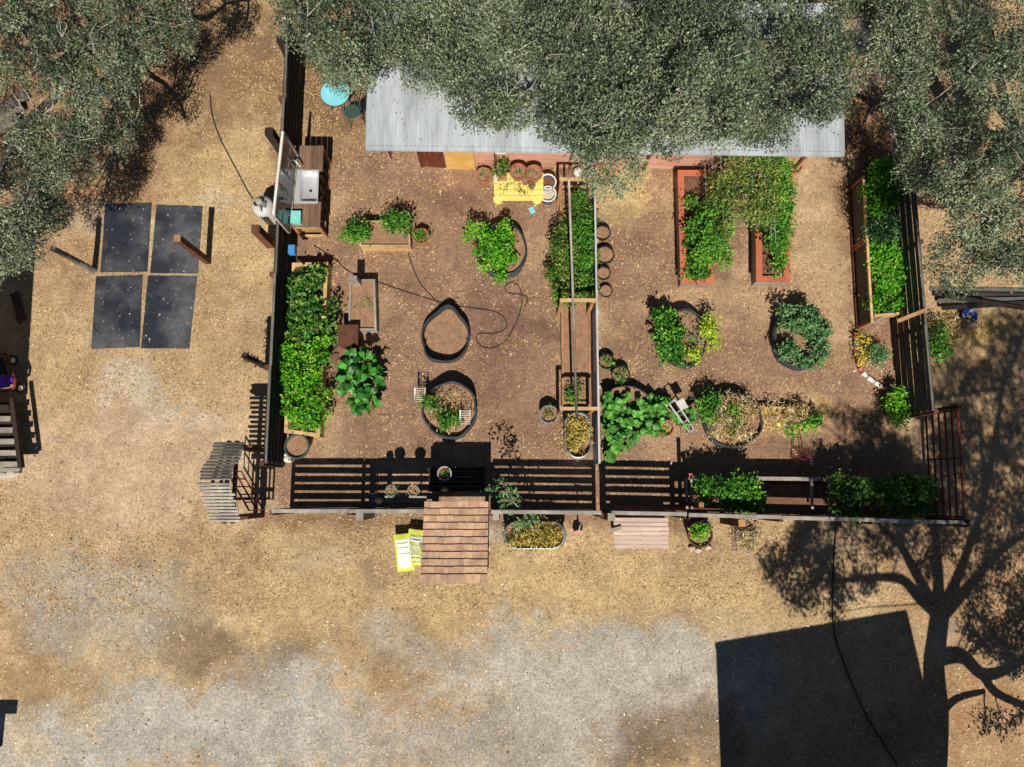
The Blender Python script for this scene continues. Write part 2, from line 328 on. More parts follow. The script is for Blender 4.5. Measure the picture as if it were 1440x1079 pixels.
    P = np.stack([x, y, rng.uniform(.004, .014, n)], 1); A = np.stack([np.cos(an), np.sin(an), rng.normal(0, .12, n)], 1)
    T = np.clip(rng.normal(.46, .18, n), 0, .84); T[rng.random(n) < .007] = 1.; gv = (y < -3.0) & (rng.random(n) < .4); T[gv] = rng.uniform(.7, 1, gv.sum())
    o = leafmesh('wood_chips', CHIP, None, P, A, np.tile([0,0,1.], (n,1)), rng.uniform(.02, .07, n)*np.where(rng.random(n) < .15, 1.5, 1), .4, T, .05)
    o['kind'] = 'stuff'; tag(o, 'tan wood chips and straw scattered over the bare earth', 'wood chips', kind='stuff')
ground()
# ---------------------------------------------------------------- oaks
def inpoly(pts, poly):
    x, y = pts[:,0], pts[:,1]; r = np.zeros(len(pts), bool); j = len(poly)-1
    for i in range(len(poly)):
        xi, yi = poly[i]; xj, yj = poly[j]
        r ^= ((yi > y) != (yj > y)) & (x < (xj-xi)*(y-yi)/(yj-yi+1e-12)+xi); j = i
    return r
def limb(a, b, r0, r1, sag=.3, k=5):
    a = Vector(a); b = Vector(b); pts = []
    for i in range(k+1):
        t = i/k; p = a.lerp(b, t); p.z += sag*math.sin(math.pi*t)
        if 0 < i < k: p += Vector((random.uniform(-1,1), random.uniform(-1,1), random.uniform(-.5,.5)))*(b-a).length*.05
        pts.append(p)
    return smoothpath(pts, 2), [r0+(r1-r0)*i/(2*k) for i in range(2*k+1)]
def oak(label, base, lumps, h_fork, tr, dens, size=.062, lean=(0,0), main=6, twigs=7, explicit=None, leafm=OAK):
    b = Vector(base); t = thing('oak_tree', label, 'tree', b)
    if explicit is None:
        f = b + Vector((lean[0], lean[1], h_fork)); tp, trd = limb(b, f, tr*1.25, tr*.8, 0, 4)
        tube('trunk', BARK, t, tp, trd, 10)
        C = np.array([l[0] for l in lumps]); sel = [int(np.argmax(np.linalg.norm(C-np.array(f), axis=1)))]
        while len(sel) < main: sel.append(int(np.argmax(np.min([np.linalg.norm(C-C[i], axis=1) for i in sel], axis=0))))
        nodes = []
        for i in sel:
            p, r = limb(f, Vector(C[i])-Vector((0,0,.6)), tr*.5, .03, .1); tube('limb', BARK, t, p, r, 7); nodes += p[2:]
    else: nodes = explicit(t)
    mb = MB(); NV = np.array(nodes)
    for c, rx, ry, rz in lumps:
        i = int(np.argmin(np.linalg.norm(NV-np.array(c), axis=1))); p, r = limb(nodes[i], Vector(c)-Vector((0,0,rz*.5)), .024, .01, -.35 if explicit is None else .05, 3); mb.tube(p, r, 4)
        for k in range(twigs):
            d = Vector((random.gauss(0,1), random.gauss(0,1), abs(random.gauss(.5,.6)))).normalized()
            q = Vector(c) + Vector((d.x*rx, d.y*ry, d.z*rz))*random.uniform(.85, 1.12); m_ = Vector(c).lerp(q, .55) + Vector((random.gauss(0,.13), random.gauss(0,.13), random.gauss(.02,.06)))
            mb.tube(smoothpath([c, m_, q], 2), [.009, .008, .006, .005, .003], 3)
    mb.build('twigs', TWIG, t)['kind'] = 'stuff'
    cr = foliage('crown', leafm, t, lumps, dens, size, .55, 9, .07, full=True); cr['kind'] = 'stuff'
    return t
def lumps_in(poly_px, h0, sp, r=(.4,.85), zvar=.5, keep=1., seed=1):
    rg = np.random.default_rng(seed); poly = [(G(a,b,h0).x, G(a,b,h0).y) for a, b in poly_px]; P = np.array(poly); out = []
    pts = rg.uniform(P.min(0), P.max(0), (6000,2)); pts = pts[inpoly(pts, poly)]; acc = []
    for p in pts:
        if all((p[0]-q[0])**2+(p[1]-q[1])**2 > sp*sp for q in acc): acc.append(p)
    cen = P.mean(0)
    for i in range(len(poly)):      # fringe of small drooping clumps along the crown's edge
        a_, b_ = np.array(poly[i]), np.array(poly[(i+1) % len(poly)]); n_ = max(1, int(np.linalg.norm(b_-a_)/.42))
        for k in range(n_):
            p = a_+(b_-a_)*(k+rg.random())/n_
            if p[1] > 12 or abs(p[0]) > 13 or rg.random() > keep: continue
            p = p+(cen-p)/np.linalg.norm(cen-p)*rg.uniform(.15,.4); q = rg.uniform(.24,.42)
            out.append((Vector((p[0], p[1], h0+rg.normal(0,.12))), q, q, q*.7))
    for p in acc:
        if rg.random() > keep: continue
        q = rg.uniform(*r); z = h0 + (vn(np.array([p[0]*.55]), np.array([p[1]*.55]), seed)[0]-.5)*2*zvar + rg.normal(0, zvar*.35)
        out.append((Vector((p[0], p[1], z)), q*rg.uniform(.8,1.2), q*rg.uniform(.8,1.2), q*rg.uniform(.6,1.05)))
    return out
polyL = [(-170,-180),(285,-180),(272,-10),(250,50),(195,95),(155,145),(125,195),(72,225),(70,285),(48,340),(25,365),(-30,390),(-170,390)]
polyC = [(400,-200),(408,5),(432,50),(462,92),(490,105),(520,92),(545,45),(600,78),(640,112),(680,165),(706,172),(752,150),(800,172),(828,200),(858,235),(885,214),(950,205),(1000,176),(1090,168),(1180,160),(1200,120),(1178,60),(1200,-10),(1210,-200)]
polyR = [(1245,-200),(1240,0),(1262,80),(1250,150),(1280,215),(1300,270),(1340,300),(1350,350),(1395,382),(1580,400),(1580,-200)]
LC = lumps_in(polyC, 4.5, .54, (.34,.78), 1.0, 1, 3)
LC += [(G(x,y,h), r, r, r*.6) for x, y, h, r in ((466,100,3.4,.3),(486,112,3.2,.28),(452,82,3.6,.32),(505,104,3.3,.25),(474,118,3.0,.22),(440,60,3.8,.3))]
oak('open-crowned grey green oak above the leaf litter beside the black mats', G(188,125), lumps_in(polyL, 3.6, .44, (.28,.56), .8, .86, 5), 1.7, .2, 950, .053, (-.3,.1), 8, 4)
oak('broad dense oak spreading over the metal shed roof', G(905,105), LC, 3.0, .3, 1300, .057, (.1,-.2), 10, 3)
oak('grey green oak whose crown overhangs the far end of the shaded slat fence', G(1345,250), lumps_in(polyR, 4.2, .6, (.34,.74), 1.0, .9, 8), 2.2, .24, 1150, .056, (.2,-.2), 7, 4)
def se_tree():
    by = 1118; sh = lambda x, y, d=0: SHP(x, y, max(0.0, (by-y)/44.5*1.0 + d))
    paths = [([(1312,1118),(1316,1060),(1318,1000),(1313,940),(1317,900),(1322,862)], .30, .24, 0),
      ([(1322,866),(1295,842),(1268,815),(1232,812),(1178,817)], .17, .05, .8), ([(1318,862),(1288,806),(1264,765),(1236,738)], .16, .05, -.8),
      ([(1320,850),(1318,790),(1312,740),(1285,690),(1270,640)], .16, .04, .5), ([(1328,855),(1345,815),(1362,770),(1384,700),(1378,610)], .17, .04, -.5),
      ([(1330,860),(1365,822),(1402,780),(1450,745)], .16, .05, .9), ([(1318,925),(1352,922),(1382,948),(1418,940),(1455,918)], .18, .07, -.9),
      ([(1382,948),(1402,975),(1460,1000)], .12, .06, -1.2), ([(1322,1004),(1346,982),(1385,972)], .1, .05, -.6), ([(1384,700),(1402,600),(1412,540),(1440,470)], .1, .04, .6),
      ([(1412,545),(1370,552),(1320,562)], .06, .03, 0), ([(1290,690),(1230,660),(1190,630)], .07, .03, .6)]
    def ex(t):
        nodes = []
        for i, (p, r0, r1, d) in enumerate(paths):
            q = smoothpath([sh(x, y, d*k/(len(p)-1)) for k, (x, y) in enumerate(p)], 4)
            tube('trunk' if i == 0 else 'limb', BARK, t, q, [r0+(r1-r0)*k/(len(q)-1) for k in range(len(q))], 8)
            if i: nodes += q[3:]
        return nodes
    bl = [(1120,805,42),(1150,835,32),(1100,775,26),(1180,765,40),(1215,800,26),(1250,705,46),(1215,612,38),(1185,640,30),(1165,582,20),(1300,715,44),(1350,650,40),(1390,600,46),(1425,700,50),(1400,785,34),(1440,830,40),(1335,562,34),(1430,545,36),(1405,482,34),(1375,850,30),(1430,880,30),(1285,640,34),(1310,600,34),(1245,570,24),(1395,905,24),(1240,660,34),(1265,770,30),(1340,770,26),(1360,720,36),(1440,640,40),(1200,700,34),(1330,510,22),(1410,1010,26),(1140,770,34),(1090,805,24),(1160,800,30),(1230,735,34),(1275,680,30),(1325,690,34),(1380,650,40),(1405,740,36),(1350,600,34),(1370,540,30),(1435,600,34),(1290,560,26),(1200,590,24),(1440,760,34),(1420,830,30),(1300,780,24),(1350,500,22),(1440,500,30),(1235,625,30),(1150,655,22),(1400,880,26),(1440,940,26),(1110,830,22),(1330,470,22),(1360,455,24),(1385,520,26),(1340,620,26),(1320,650,24),(1410,640,28),(1440,560,28),(1345,700,26),(1385,760,28),(1420,470,26),(1300,520,20),(1365,600,24),(1440,690,28),(1340,740,22),(1420,900,24),(1360,880,20),(1180,725,24),(1130,740,22),(1435,450,24)]
    lm = []
    for x, y, r in bl:
        c = sh(x, y, random.uniform(-1.1, 1.1)); r *= .018; lm.append((c, r*.75, r*.6, r*.55))
        for k in range(2):
            a = random.uniform(0, 6.3); cc = sh(x+math.cos(a)*r*60, y+math.sin(a)*r*55, random.uniform(-1, 1)); lm.append((cc, r*.5, r*.5, r*.4))
    oak('tall oak at the lower corner that throws its branching shadow over the yard', G(1312,1118), lm, 5.5, .3, 430, .085, explicit=ex, twigs=5)
se_tree()
# ---------------------------------------------------------------- barn and carport outside the frame that cast the big shadows
def barn():
    h = 5.4; a = SHP(1005,903,h); b = SHP(1275,857,h); ex = (b-a); wd = ex.length; ex.normalize(); ey = Vector((ex.y, -ex.x, 0))
    t = thing('barn', 'dark timber barn standing past the lower edge beside the tall oak', 'barn', Vector((a.x+ex.x*wd/2+ey.x*3, a.y+ex.y*wd/2+ey.y*3, 0)))
    rz = math.atan2(ex.y, ex.x); D = 6.0
    def P(u, v, z): return Vector((a.x, a.y, 0)) + ex*u + ey*v + Vector((0,0,z))
    n = 16
    for k in range(n):
        for v in (.12, D-.12): box('wall_board', BROWNW, t, P((k+.5)*wd/n, v, (h-.2)/2), (wd/n-.012, .05, h-.2), rz)
    for k in range(20):
        for u in (.12, wd-.12): box('wall_board', BROWNW, t, P(u, .16+(k+.5)*(D-.32)/20, (h-.2)/2), (.05, (D-.32)/20-.012, h-.2), rz)
    r = box('roof', METAL, t, P(wd/2, D/2, h-.06), (wd, D, .12), rz)
    for k in range(9): box('roof_rib', METAL, r, P((k+.5)*wd/9, D/2, h+.02), (.05, D-.04, .04), rz)
    d = box('door', REDDOOR, t, P(wd*.45, .06, 1.15), (1.1, .05, 2.2), rz); box('handle', STEEL, d, P(wd*.45+.4, .01, 1.1), (.03, .05, .16), rz)
barn()
def carport():
    h = 3.0; t = thing('carport', 'corrugated lean-to beyond the edge past the garden cart', 'carport', G(-60,600)); x1 = SHP(38,530,h); y0, y1 = SHP(38,540,h).y, SHP(20,300,h).y
    for k in range(4):
        mb = MB(); vs = []; fs = []; xa = x1.x - k*.9 ; n = 24; ov = .1
        for i in range(n+1):
            y = y0+(y1-y0)*i/n
            for x in (xa+.02-(.0 if k else 0)+ (.0), xa-.95): vs.append((x + (-.12*(i/n)*6 if True else 0)*.25, y, h-.004*k+ (.02 if i % 2 else -.02)))
        fs = [(2*i, 2*i+1, 2*i+3, 2*i+2) for i in range(n)]
        mb.raw(vs, fs).build('roof_sheet', METAL, t)
    for x in (x1.x-1.0, x1.x-3.4):
        for y in (y0+.1, y1-.1): box('post', DARKW, t, (x, y, (h-.03)/2), (.1, .1, h-.03))
carport()
# ---------------------------------------------------------------- fences
def slat_fence(label, A, B, h, nb, m=FENCE, solid=(), ns=6, capm=GREYW, side=-1, sl=.165, rw=.085):
    a = Vector((A.x, A.y, 0)); b = Vector((B.x, B.y, 0)); t = thing('slat_fence', label, 'fence', (a+b)/2, 'slat fences round the garden')
    d = (b-a).normalized(); nrm = Vector((-d.y, d.x, 0)); Ln = (b-a).length
    for k in range(nb+1):
        p = a.lerp(b, k/nb); box('post', BROWNW, t, p+Vector((0,0,(h-.03)/2)) + nrm*.075*side, (.1,.1,h-.03), math.atan2(d.y,d.x))
    for k in range(nb):
        p = a.lerp(b, k/nb); q = a.lerp(b, (k+1)/nb); p, q = p+d*.006, q-d*.006
        zs = [(h-.08-i*(h-.2)/(ns-1), sl) for i in range(ns)]
        if k in solid: zs = [(h-.15, .27), (h-.43, .27)] + zs[3:]
        for z, hh in zs:
            j = random.uniform(-.012, .012); beam('slat', m, t, p+Vector((0,0,z+j)), q+Vector((0,0,z+random.uniform(-.012,.012))), .025, hh)
        beam('top_rail', capm, t, p+Vector((0,0,h))-nrm*.03, q+Vector((0,0,h+random.uniform(-.01,.01)))-nrm*.02, rw, .035)
    return t
slat_fence('dark slat fence running behind the outdoor sink and the leafy raised bed', G(372,652,1.5), G(404,20,1.5), 1.5, 5, side=1, sl=.19, rw=.06, capm=DGREY)
slat_fence('dark slat fence with striped shadow between the arbor and the shingled kiosk', G(382,717,1.5), G(600,717.5,1.5), 1.5, 2)
slat_fence('dark slat fence with striped shadow behind the oval stock tank', G(690,718,1.5), G(846,720,1.5), 1.5, 1)
slat_fence('dark slat fence with a red pole along it behind the pallet', G(860,719.5,1.5), G(966,722,1.5), 1.5, 1)
slat_fence('long dark fence with solid top boards beside the shaded corner bed', G(968,722.5,1.5), G(1362,734,1.5), 1.5, 3, solid=(0,1,2))
slat_fence('dark slat fence in the oak shade beside the lush narrow bed', G(1283,225,1.5), G(1313,578,1.5), 1.5, 3, side=1, sl=.2, rw=.05, capm=DGREY, m=GREYBLACKW)
beam('x', TANW, None, G(1262,452,1.3), G(1302,436,1.55), .09, .05) and None
o = bpy.data.objects['x']; o.name = 'timber_brace'; tag(o, 'weathered timber brace laid across the shaded slat fence', 'timber')
def post(name, label, px, py, h, wd, m, cap=None, rnd=False, group=None):
    p = G(px, py); t = thing(name, label, 'post', p, group)
    if rnd: tube('shaft', m, t, [p, p+Vector((.01,0,h*.5)), p+Vector((0,.01,h))], [wd*.55, wd*.5, wd*.46], 10)
    else: box('shaft', m, t, p+Vector((0,0,h/2)), (wd,wd,h))
    if cap == 'ball': MB().lathe(p+Vector((0,0,h)), [(.0,.2),(.05,.19),(.09,.14),(.1,.1),(.09,.05),(.05,.01),(0.03,0)], 14).build('finial', DARKW, t, True)
    elif cap: box('cap', cap, t, p+Vector((0,0,h+.012)), (wd*1.06,wd*1.06,.024))
    return t
post('timber_post', 'round weathered log post beside the black mats under the oak', 133, 381, 1.72, .15, BARK, rnd=True)
post('timber_post', 'square brown post rising over the corner of the black mats', 293, 368, 1.74, .15, BROWNW, TANW)
post('fence_post', 'dark post with ball finial between the arbor and the kiosk', 547, 702, 1.25, .12, DARKW, 'ball')
post('fence_post', 'dark post with ball finial rising beside the kiosk bench', 633, 690, 1.35, .12, DARKW, 'ball')
post('fence_post', 'tall thin post at the corner of the shaded front bed', 957, 708, 1.95, .1, DARKW, TANW)
post('fence_post', 'grey capped post in the front fence below the hanging pots', 523, 724, 1.42, .16, GREYW, GREYW)
post('fence_post', 'brown capped post in the front fence beside the pallet', 848, 724, 1.5, .16, BROWNW, GREYW)
post('fence_post', 'brown capped post in the front fence beside the barrel planter', 1016, 732, 1.5, .15, BROWNW, TANW)
post('fence_post', 'brown post at the end of the kiosk against the front fence', 699, 724, 1.3, .14, BROWNW, GREYW)
post('timber_post', 'thick red brown post leaning over the water drum', 381, 344, 1.12, .2, BROWNW, BROWNW)
post('timber_post', 'dark brown post outside the fence above the framed window', 398, 214, 1.1, .2, DARKW, DARKW)
post('timber_post', 'dark brown post outside the fence near the turquoise table', 410, 88, 1.0, .16, DARKW, DARKW)
t = post('timber_post', 'shaggy charred post outside the fence near the leafy bed', 376, 517, 1.6, .15, DARKW, rnd=True)
p = G(376,517); mb = MB()
for k in range(60):
    z = random.uniform(.5,1.62); a = random.uniform(0,6.3); q = p+Vector((.06*math.cos(a), .06*math.sin(a), z)); mb.tube([q, q+Vector((math.cos(a)*.09, math.sin(a)*.09, random.uniform(-.1,.05)))], [.014,.004], 3)
mb.build('bark_shreds', DARKW, t)['kind'] = 'stuff'
# ---------------------------------------------------------------- shed with corrugated roof
def shed():
    E0 = G(515,204,2.35); E1 = G(1187,213,2.35); d = (E1-E0); wd = d.length; d.normalize(); n_ = Vector((-d.y, d.x, 0)); rz = math.atan2(d.y, d.x)
    base = Vector((E0.x, E0.y, 0)); t = thing('shed', 'long low shed with corrugated metal roof and red plank wall', 'shed', base + d*wd/2 + n_*1.6)
    def P(u, v, z): return base + d*u + n_*v + Vector((0,0,z))
    D = 3.6; ns = 13; sw = wd/ns
    roof = MB().raw([P(.05,.05,2.27), P(wd-.05,.05,2.27), P(wd-.05,D-.05,2.57), P(.05,D-.05,2.57), P(.05,.05,2.2), P(wd-.05,.05,2.2), P(wd-.05,D-.05,2.5), P(.05,D-.05,2.5)], [(0,1,2,3),(7,6,5,4),(0,4,5,1),(1,5,6,2),(2,6,7,3),(3,7,4,0)]).build('roof_deck', DARKW, t)
    for k in range(ns):
        u0 = k*sw-.02; u1 = (k+1)*sw+.02; nw = 9; m_ = nw*6; vs = []; fs = []
        lift = .004*(k % 2)
        for i in range(m_+1):
            u = u0+(u1-u0)*i/m_; z = .016*math.cos(2*math.pi*nw*i/m_)
            for v, z0 in ((-.0, 2.33), (D, 2.63)): vs.append(P(u, v+random.uniform(-.004,.004), z0+z+lift))
        MB().raw(vs, [(2*i, 2*i+2, 2*i+3, 2*i+1) for i in range(m_)]).build('roof_sheet', METAL, roof, True)
    n = 1500; uu = rng.uniform(.1, wd-.1, n); vv = D*rng.beta(2.2, 1.6, n); P_ = np.array([tuple(P(a_, b_, 2.352+.3*b_/D)) for a_, b_ in zip(uu, vv)]); an = rng.uniform(0,6.3,n)
    leafmesh('leaf_litter', CHIP, roof, P_, np.stack([np.cos(an), np.sin(an), an*0], 1), np.tile([0,0,1.],(n,1)), rng.uniform(.02,.06,n), .5, rng.uniform(0,.45,n))['kind'] = 'stuff'
    beam('gutter', METAL, t, P(-.02,-.05,2.29), P(wd+.02,-.05,2.29), .1, .07)
    wl = G(720,237); v0 = (wl-base).dot(n_)
    for k in range(11):
        z = .1+k*.2; cuts = [.9] + sorted(random.uniform(1.5, wd-.6) for _ in range(3)) + [wd-.15]
        for a, b in zip(cuts[:-1], cuts[1:]):
            if b-a > .1: beam('wall_board', SIDING, t, P(a+.004, v0+.06+random.uniform(0,.012), z), P(b-.004, v0+.06, z), .03, .19)
    for u in (.15, wd-.12):
        beam('wall_board', SIDING, t, P(u, v0+.1, 1.1), P(u, D-.2, 1.25), .03, 2.2)
    for k in range(6):
        u = 1.0+k*(wd-1.3)/5; box('wall_post', BROWNW, t, P(u, v0+.01, 1.1), (.08,.06,2.2), rz)
    # open door and leaning plywood
    dl = G(592,234); dr = G(627,236); dd = (dr-dl).normalized(); door = None
    for k in range(5):
        a = dl.lerp(dr, k/5); b = dl.lerp(dr, (k+1)/5); o = beam('door_board', REDDOOR, t, a+dd*.004+Vector((0,0,.95)), b-dd*.004+Vector((0,0,.95)), .035, 1.85)
    box('junction_box', WHITE, t, G(704,214,.95)+Vector((0,.02,0)), (.28,.08,.16), rz)
    a = G(629,238); b = G(668,238)
    pl = MB().raw([a, b, b+Vector((0,.03,0)), a+Vector((0,.03,0)), a+Vector((0,.02,1.6)), b+Vector((0,.02,1.6)), b+Vector((0,.04,1.6)), a+Vector((0,.04,1.6))], [(0,1,5,4),(3,7,6,2),(0,4,7,3),(1,2,6,5),(4,5,6,7),(0,3,2,1)]).build('plywood_sheet', PLY)
    tag(pl, 'golden plywood sheet leaning on the shed beside the red door', 'plywood')
shed()
# ---------------------------------------------------------------- arbor with gable of slats
def arbor():
    e0 = 2.0; rg = 2.75; W0 = G(302,622,e0); W1 = G(296,734,e0); R0 = G(281,680,rg); xr = G(345,622,e0).x; xl = (W0.x+W1.x)/2
    t = thing('arbor', 'grey gabled arbor of slats over the gate by the fence corner', 'arbor', G(352,676)); yN = W0.y; yS = W1.y; yR = (yN+yS)/2
    for side, ye in ((1, yN), (-1, yS)):
        for x in (xl+.28, xr-.22): beam('rafter', DARKW, t, (x, ye, e0-.06), (x, yR, rg-.06), .05, .09)
        for k in range(12):
            f = (k+.4)/12.2; y = ye+(yR-ye)*f; z = e0+(rg-e0)*f; j = random.uniform(-.04,.04)
            MB().box(((xl+xr)/2+j, y, z+.012), (xr-xl, .062, .022), M=Matrix.Rotation(random.uniform(-.012,.012), 3, 'Z') @ Matrix.Rotation((-1 if side > 0 else 1)*math.atan2(rg-e0, abs(yR-yN)), 3, 'X')).build('roof_slat', GREYW, t)
    for x in (xl+.28, xr-.22):
        for y in (yN-.08, yS+.08): box('post', BROWNW, t, (x, y, .96), (.11,.11,1.92))
        beam('cross_beam', BROWNW, t, (x, yN+.04, 1.9), (x, yS-.04, 1.9), .06, .12)
    for y in (yN-.08, yS+.08): beam('side_beam', BROWNW, t, (xl+.1, y, 1.8), (xr+.1, y, 1.8), .06, .1)
    g = thing('garden_gate', 'rust red metal gate standing open inside the arbor', 'gate', (xr-.1, yS+.3, 0)); a = Vector((xr-.16, yS+.22, 0)); b = Vector((xr-.75, yS+1.15, 0))
    for z in (.15, .6, 1.1): tube('rail', RED, g, [a+Vector((0,0,z)), b+Vector((0,0,z))], .022, 6)
    for k in range(6):
        q = a.lerp(b, k/5); tube('bar', RED, g, [q+Vector((0,0,.12)), q+Vector((0,0,1.12))], .016, 6)
    g = thing('picket_gate', 'dark picket gate between the arbor and the front fence', 'gate', G(368,690)); a = G(354,700); b = G(384,700)
    for z in (.25, .95): beam('rail', DARKW, g, a+Vector((0,0,z)), b+Vector((0,0,z)), .04, .09)
    for k in range(6):
        q = a.lerp(b, k/5)+Vector((0,-.035,0)); box('picket', DARKW, g, q+Vector((0,0,.6)), (.05,.025,1.15))
arbor()
# ---------------------------------------------------------------- shingled kiosk
def kiosk():
    zl, zh = 1.78, 2.32; a = G(597,707,zl); b = G(687,707,zl); c = G(686,820,zh); d = G(590,820,zh); t = thing('kiosk', 'small kiosk with sloping brown shingle roof by the front fence', 'kiosk', G(645,750))
    u = (b-a); wd = u.length; u.normalize(); v = ((c+d)/2-(a+b)/2); ln = v.length; v.normalize(); n_ = u.cross(v); n_ = n_ if n_.z > 0 else -n_; R = Matrix((u, -v, n_)).transposed()
    dk = MB().box((a+b+c+d)/4 - n_*.05, (wd-.03, ln-.03, .06), M=R).build('roof_deck', DARKW, t); rows = 11; rh = ln/rows
    for r in range(rows):
        x = -.0; off = random.uniform(.05,.2); first = True
        while x < wd-.02:
            wv = off if first else random.choice([.12,.16,.2,.24]); first = False; wv = min(wv, wd-x)
            if wd-x-wv < .06: wv = wd-x
            cc = a + u*(x+wv/2) + v*(rh*(r+.5)+random.uniform(-.006,.006)) + n_*.016
            MB().box(cc, (wv-.003, rh+.03, .016), M=R @ Matrix.Rotation(.16, 3, 'X')).build('shingle', SHINGLE, dk); x += wv
    for q, z in ((a+u*.1+v*.15, zl), (b-u*.1+v*.15, zl), (c-u*.1-v*.15, zh), (d+u*.1-v*.15, zh)): box('post', DARKW, t, (q.x, q.y, (z-.1)/2), (.09,.09,z-.1))
    e0 = a+u*.1+v*.15; e1 = b-u*.1+v*.15
    for z in (.5, .9): beam('side_rail', BROWNW, t, (e0.x,e0.y,z), (e1.x,e1.y,z), .03, .12)
    bt = thing('potting_bench', 'dark potting bench in the kiosk shadow', 'bench', G(640,685))
    for k in range(5): beam('top_board', DARKW, bt, G(603,660+k*7,.75), G(682,660+k*7,.75), .11, .03)
    for px, py in ((607,662),(678,662),(607,690),(678,690)): p = G(px,py); box('leg', DARKW, bt, (p.x, p.y, .365), (.06,.06,.73))
    return t
kiosk()
# ---------------------------------------------------------------- pots, beds and plants
def pot(name, label, px, py, r, h, m, cat='pot', soil=SOILP, plant=None, z0=0., group=None, sx=1, sy=1, rim=1.06, leaf=.05, pr=None, ph=.16, dens=900):
    p = G(px, py, z0+h); p.z = z0; t = thing(name, label, cat, p, group); r0 = r*.78
    MB().lathe(p, [(0.001,.004),(r0,.004),(r*.97,h*.82),(r*rim,h*.82),(r*rim,h),(r*.92,h),(r*.9,h*.8),(r*.85,h*.72)], 22, sx, sy).build('body', m, t, False)
    MB().disc(p+Vector((0,0,h*.8)), r*.92, 18, sx, sy).build('soil', soil, t)
    if plant:
        q = pr or r*.75; c = p+Vector((0,0,h*.85))
        foliage('foliage', plant, t, [(c+Vector((random.gauss(0,q*.3), random.gauss(0,q*.3), .02)), q*.7, q*.7, ph) for _ in range(3)], dens, leaf)['kind'] = 'stuff'
    return t
def felt(label, cx, cy, rx, ry, h, soilz, fn=None, soil=SOILP, cat='grow bed', wall=.03):
    """round felt grow bed: wavy wall with thickness, soil inside"""
    c = G(cx, cy, h); c.z = 0; k = (H-h)/F; rx *= k; ry *= k; ph = random.uniform(0, 6)
    f = fn or (lambda t: 1+.025*math.sin(3*t+ph)+.015*math.sin(7*t+2*ph)); t = thing('felt_grow_bed', label, cat, c, 'black felt grow beds')
    mb = MB(); n = 44; prof = [(1.0,.003),(1.05,h*.5),(1.0,h),(1-wall/rx,h-.005),(.96,h*.5),(.93,.02)]; c0 = Vector(c); vs = []; fs = []
    for i, (r, z) in enumerate(prof):
        for j in range(n):
            a = 2*math.pi*j/n; q = f(a)*r; zz = z*(1+ (.1*math.sin(2*a+ph)+.05*math.sin(5*a+ph) if z > h*.8 else 0)); vs.append(c0+Vector((rx*q*math.cos(a), ry*q*math.sin(a), zz)))
    for i in range(len(prof)-1):
        for j in range(n): fs.append((i*n+j, i*n+(j+1) % n, (i+1)*n+(j+1) % n, (i+1)*n+j))
    mb.raw(vs, fs).build('felt_wall', FABRIC, t, True)
    MB().disc(c+Vector((0,0,max(soilz,.02))), 1, 30, rx*.95, ry*.95, f).build('soil', soil, t)
    for j in range(5):
        a = j*1.256+ph; q = f(a); p = c0+Vector((rx*q*math.cos(a)*.965, ry*q*math.sin(a)*.965, h*.7)); tube('handle', FABRIC, t, [p, p+Vector((-.04*math.cos(a),-.04*math.sin(a),.05)), p+Vector((-.05*math.sin(a),.05*math.cos(a),.02))], .012, 5)
    return t
def cl(px, py, z, rx, ry=None, rz=None):
    p = G(px, py, z); k = (H-z)/F; ry = ry or rx; return (p, rx*k, ry*k, (rz if rz else .7*min(rx,ry)*k))
def plant(name, label, cat, base, clumps, m, dens=1000, size=.06, W=.55, stem=True, group=None, parent=None, **kw):
    t = parent or thing(name, label, cat, G(*base), group)
    if stem and parent is None:
        mb = MB(); b = G(*base)
        for c, *_ in clumps: mb.tube([b, b.lerp(c, .5)+Vector((0,0,.05)), c], [.012,.009,.005], 4)
        mb.build('stems', LEAFSTEM, t)['kind'] = 'stuff'
    foliage('foliage', m, t, clumps, dens, size, W, **kw)['kind'] = 'stuff'; return t
LEAFSTEM = mat('green_stem', L(96,116,58), .7, .2, 9, 0)
def scat(x0, y0, x1, y1, n, z, r, zz=.1):
    return [cl(random.uniform(x0,x1), random.uniform(y0,y1), z+random.uniform(-zz,zz), r*random.uniform(.7,1.25)) for _ in range(n)]
# raised bed by the left fence
def frame_bed(name, label, corners, h, m, tw=.07, soil=SOIL, boards=2, cat='raised bed', capm=None, capw=0, soilz=None):
    P = [G(x, y, h) for x, y in corners]; c = sum(P, Vector())/len(P); t = thing(name, label, cat, (c.x,c.y,0))
    for i in range(len(P)):
        a, b = P[i], P[(i+1) % len(P)]; d = (b-a).normalized(); e = tw/2 if i % 2 else -tw/2
        for k in range(boards):
            z = h*(k+.5)/boards; beam('side_board', m, t, Vector((a.x,a.y,z))-d*e, Vector((b.x,b.y,z))+d*e, tw, h/boards-.006)
        if capm: o = beam('cap_board', capm, t, Vector((a.x,a.y,h+.016))-d*(capw/2 if i % 2 else -capw/2), Vector((b.x,b.y,h+.016))+d*(capw/2 if i % 2 else -capw/2), capw, .032)
    q = [c+(p-c)*.97 for p in P]; sz = soilz or h*.85
    MB().raw([(p.x,p.y,sz) for p in q], [tuple(range(len(q)))]).build('soil', soil, t); return t
bd = frame_bed('raised_bed', 'pale timber bed full of strawberry-like leaves along the dark fence', [(413,372),(459,371),(447,612),(402,606)], .4, PALEW, .09)
foliage('dark_foliage', LEAFD, bd, scat(412,382,450,482,62,.46,8,.12)+scat(450,430,472,480,10,.4,7,.08), 800, .11, .7)['kind'] = 'stuff'
foliage('bright_foliage', LEAFB, bd, scat(398,480,446,600,70,.58,8,.2)+scat(446,470,466,505,9,.42,7,.1)+scat(450,545,462,590,5,.4,6,.06), 850, .09, .55)['kind'] = 'stuff'
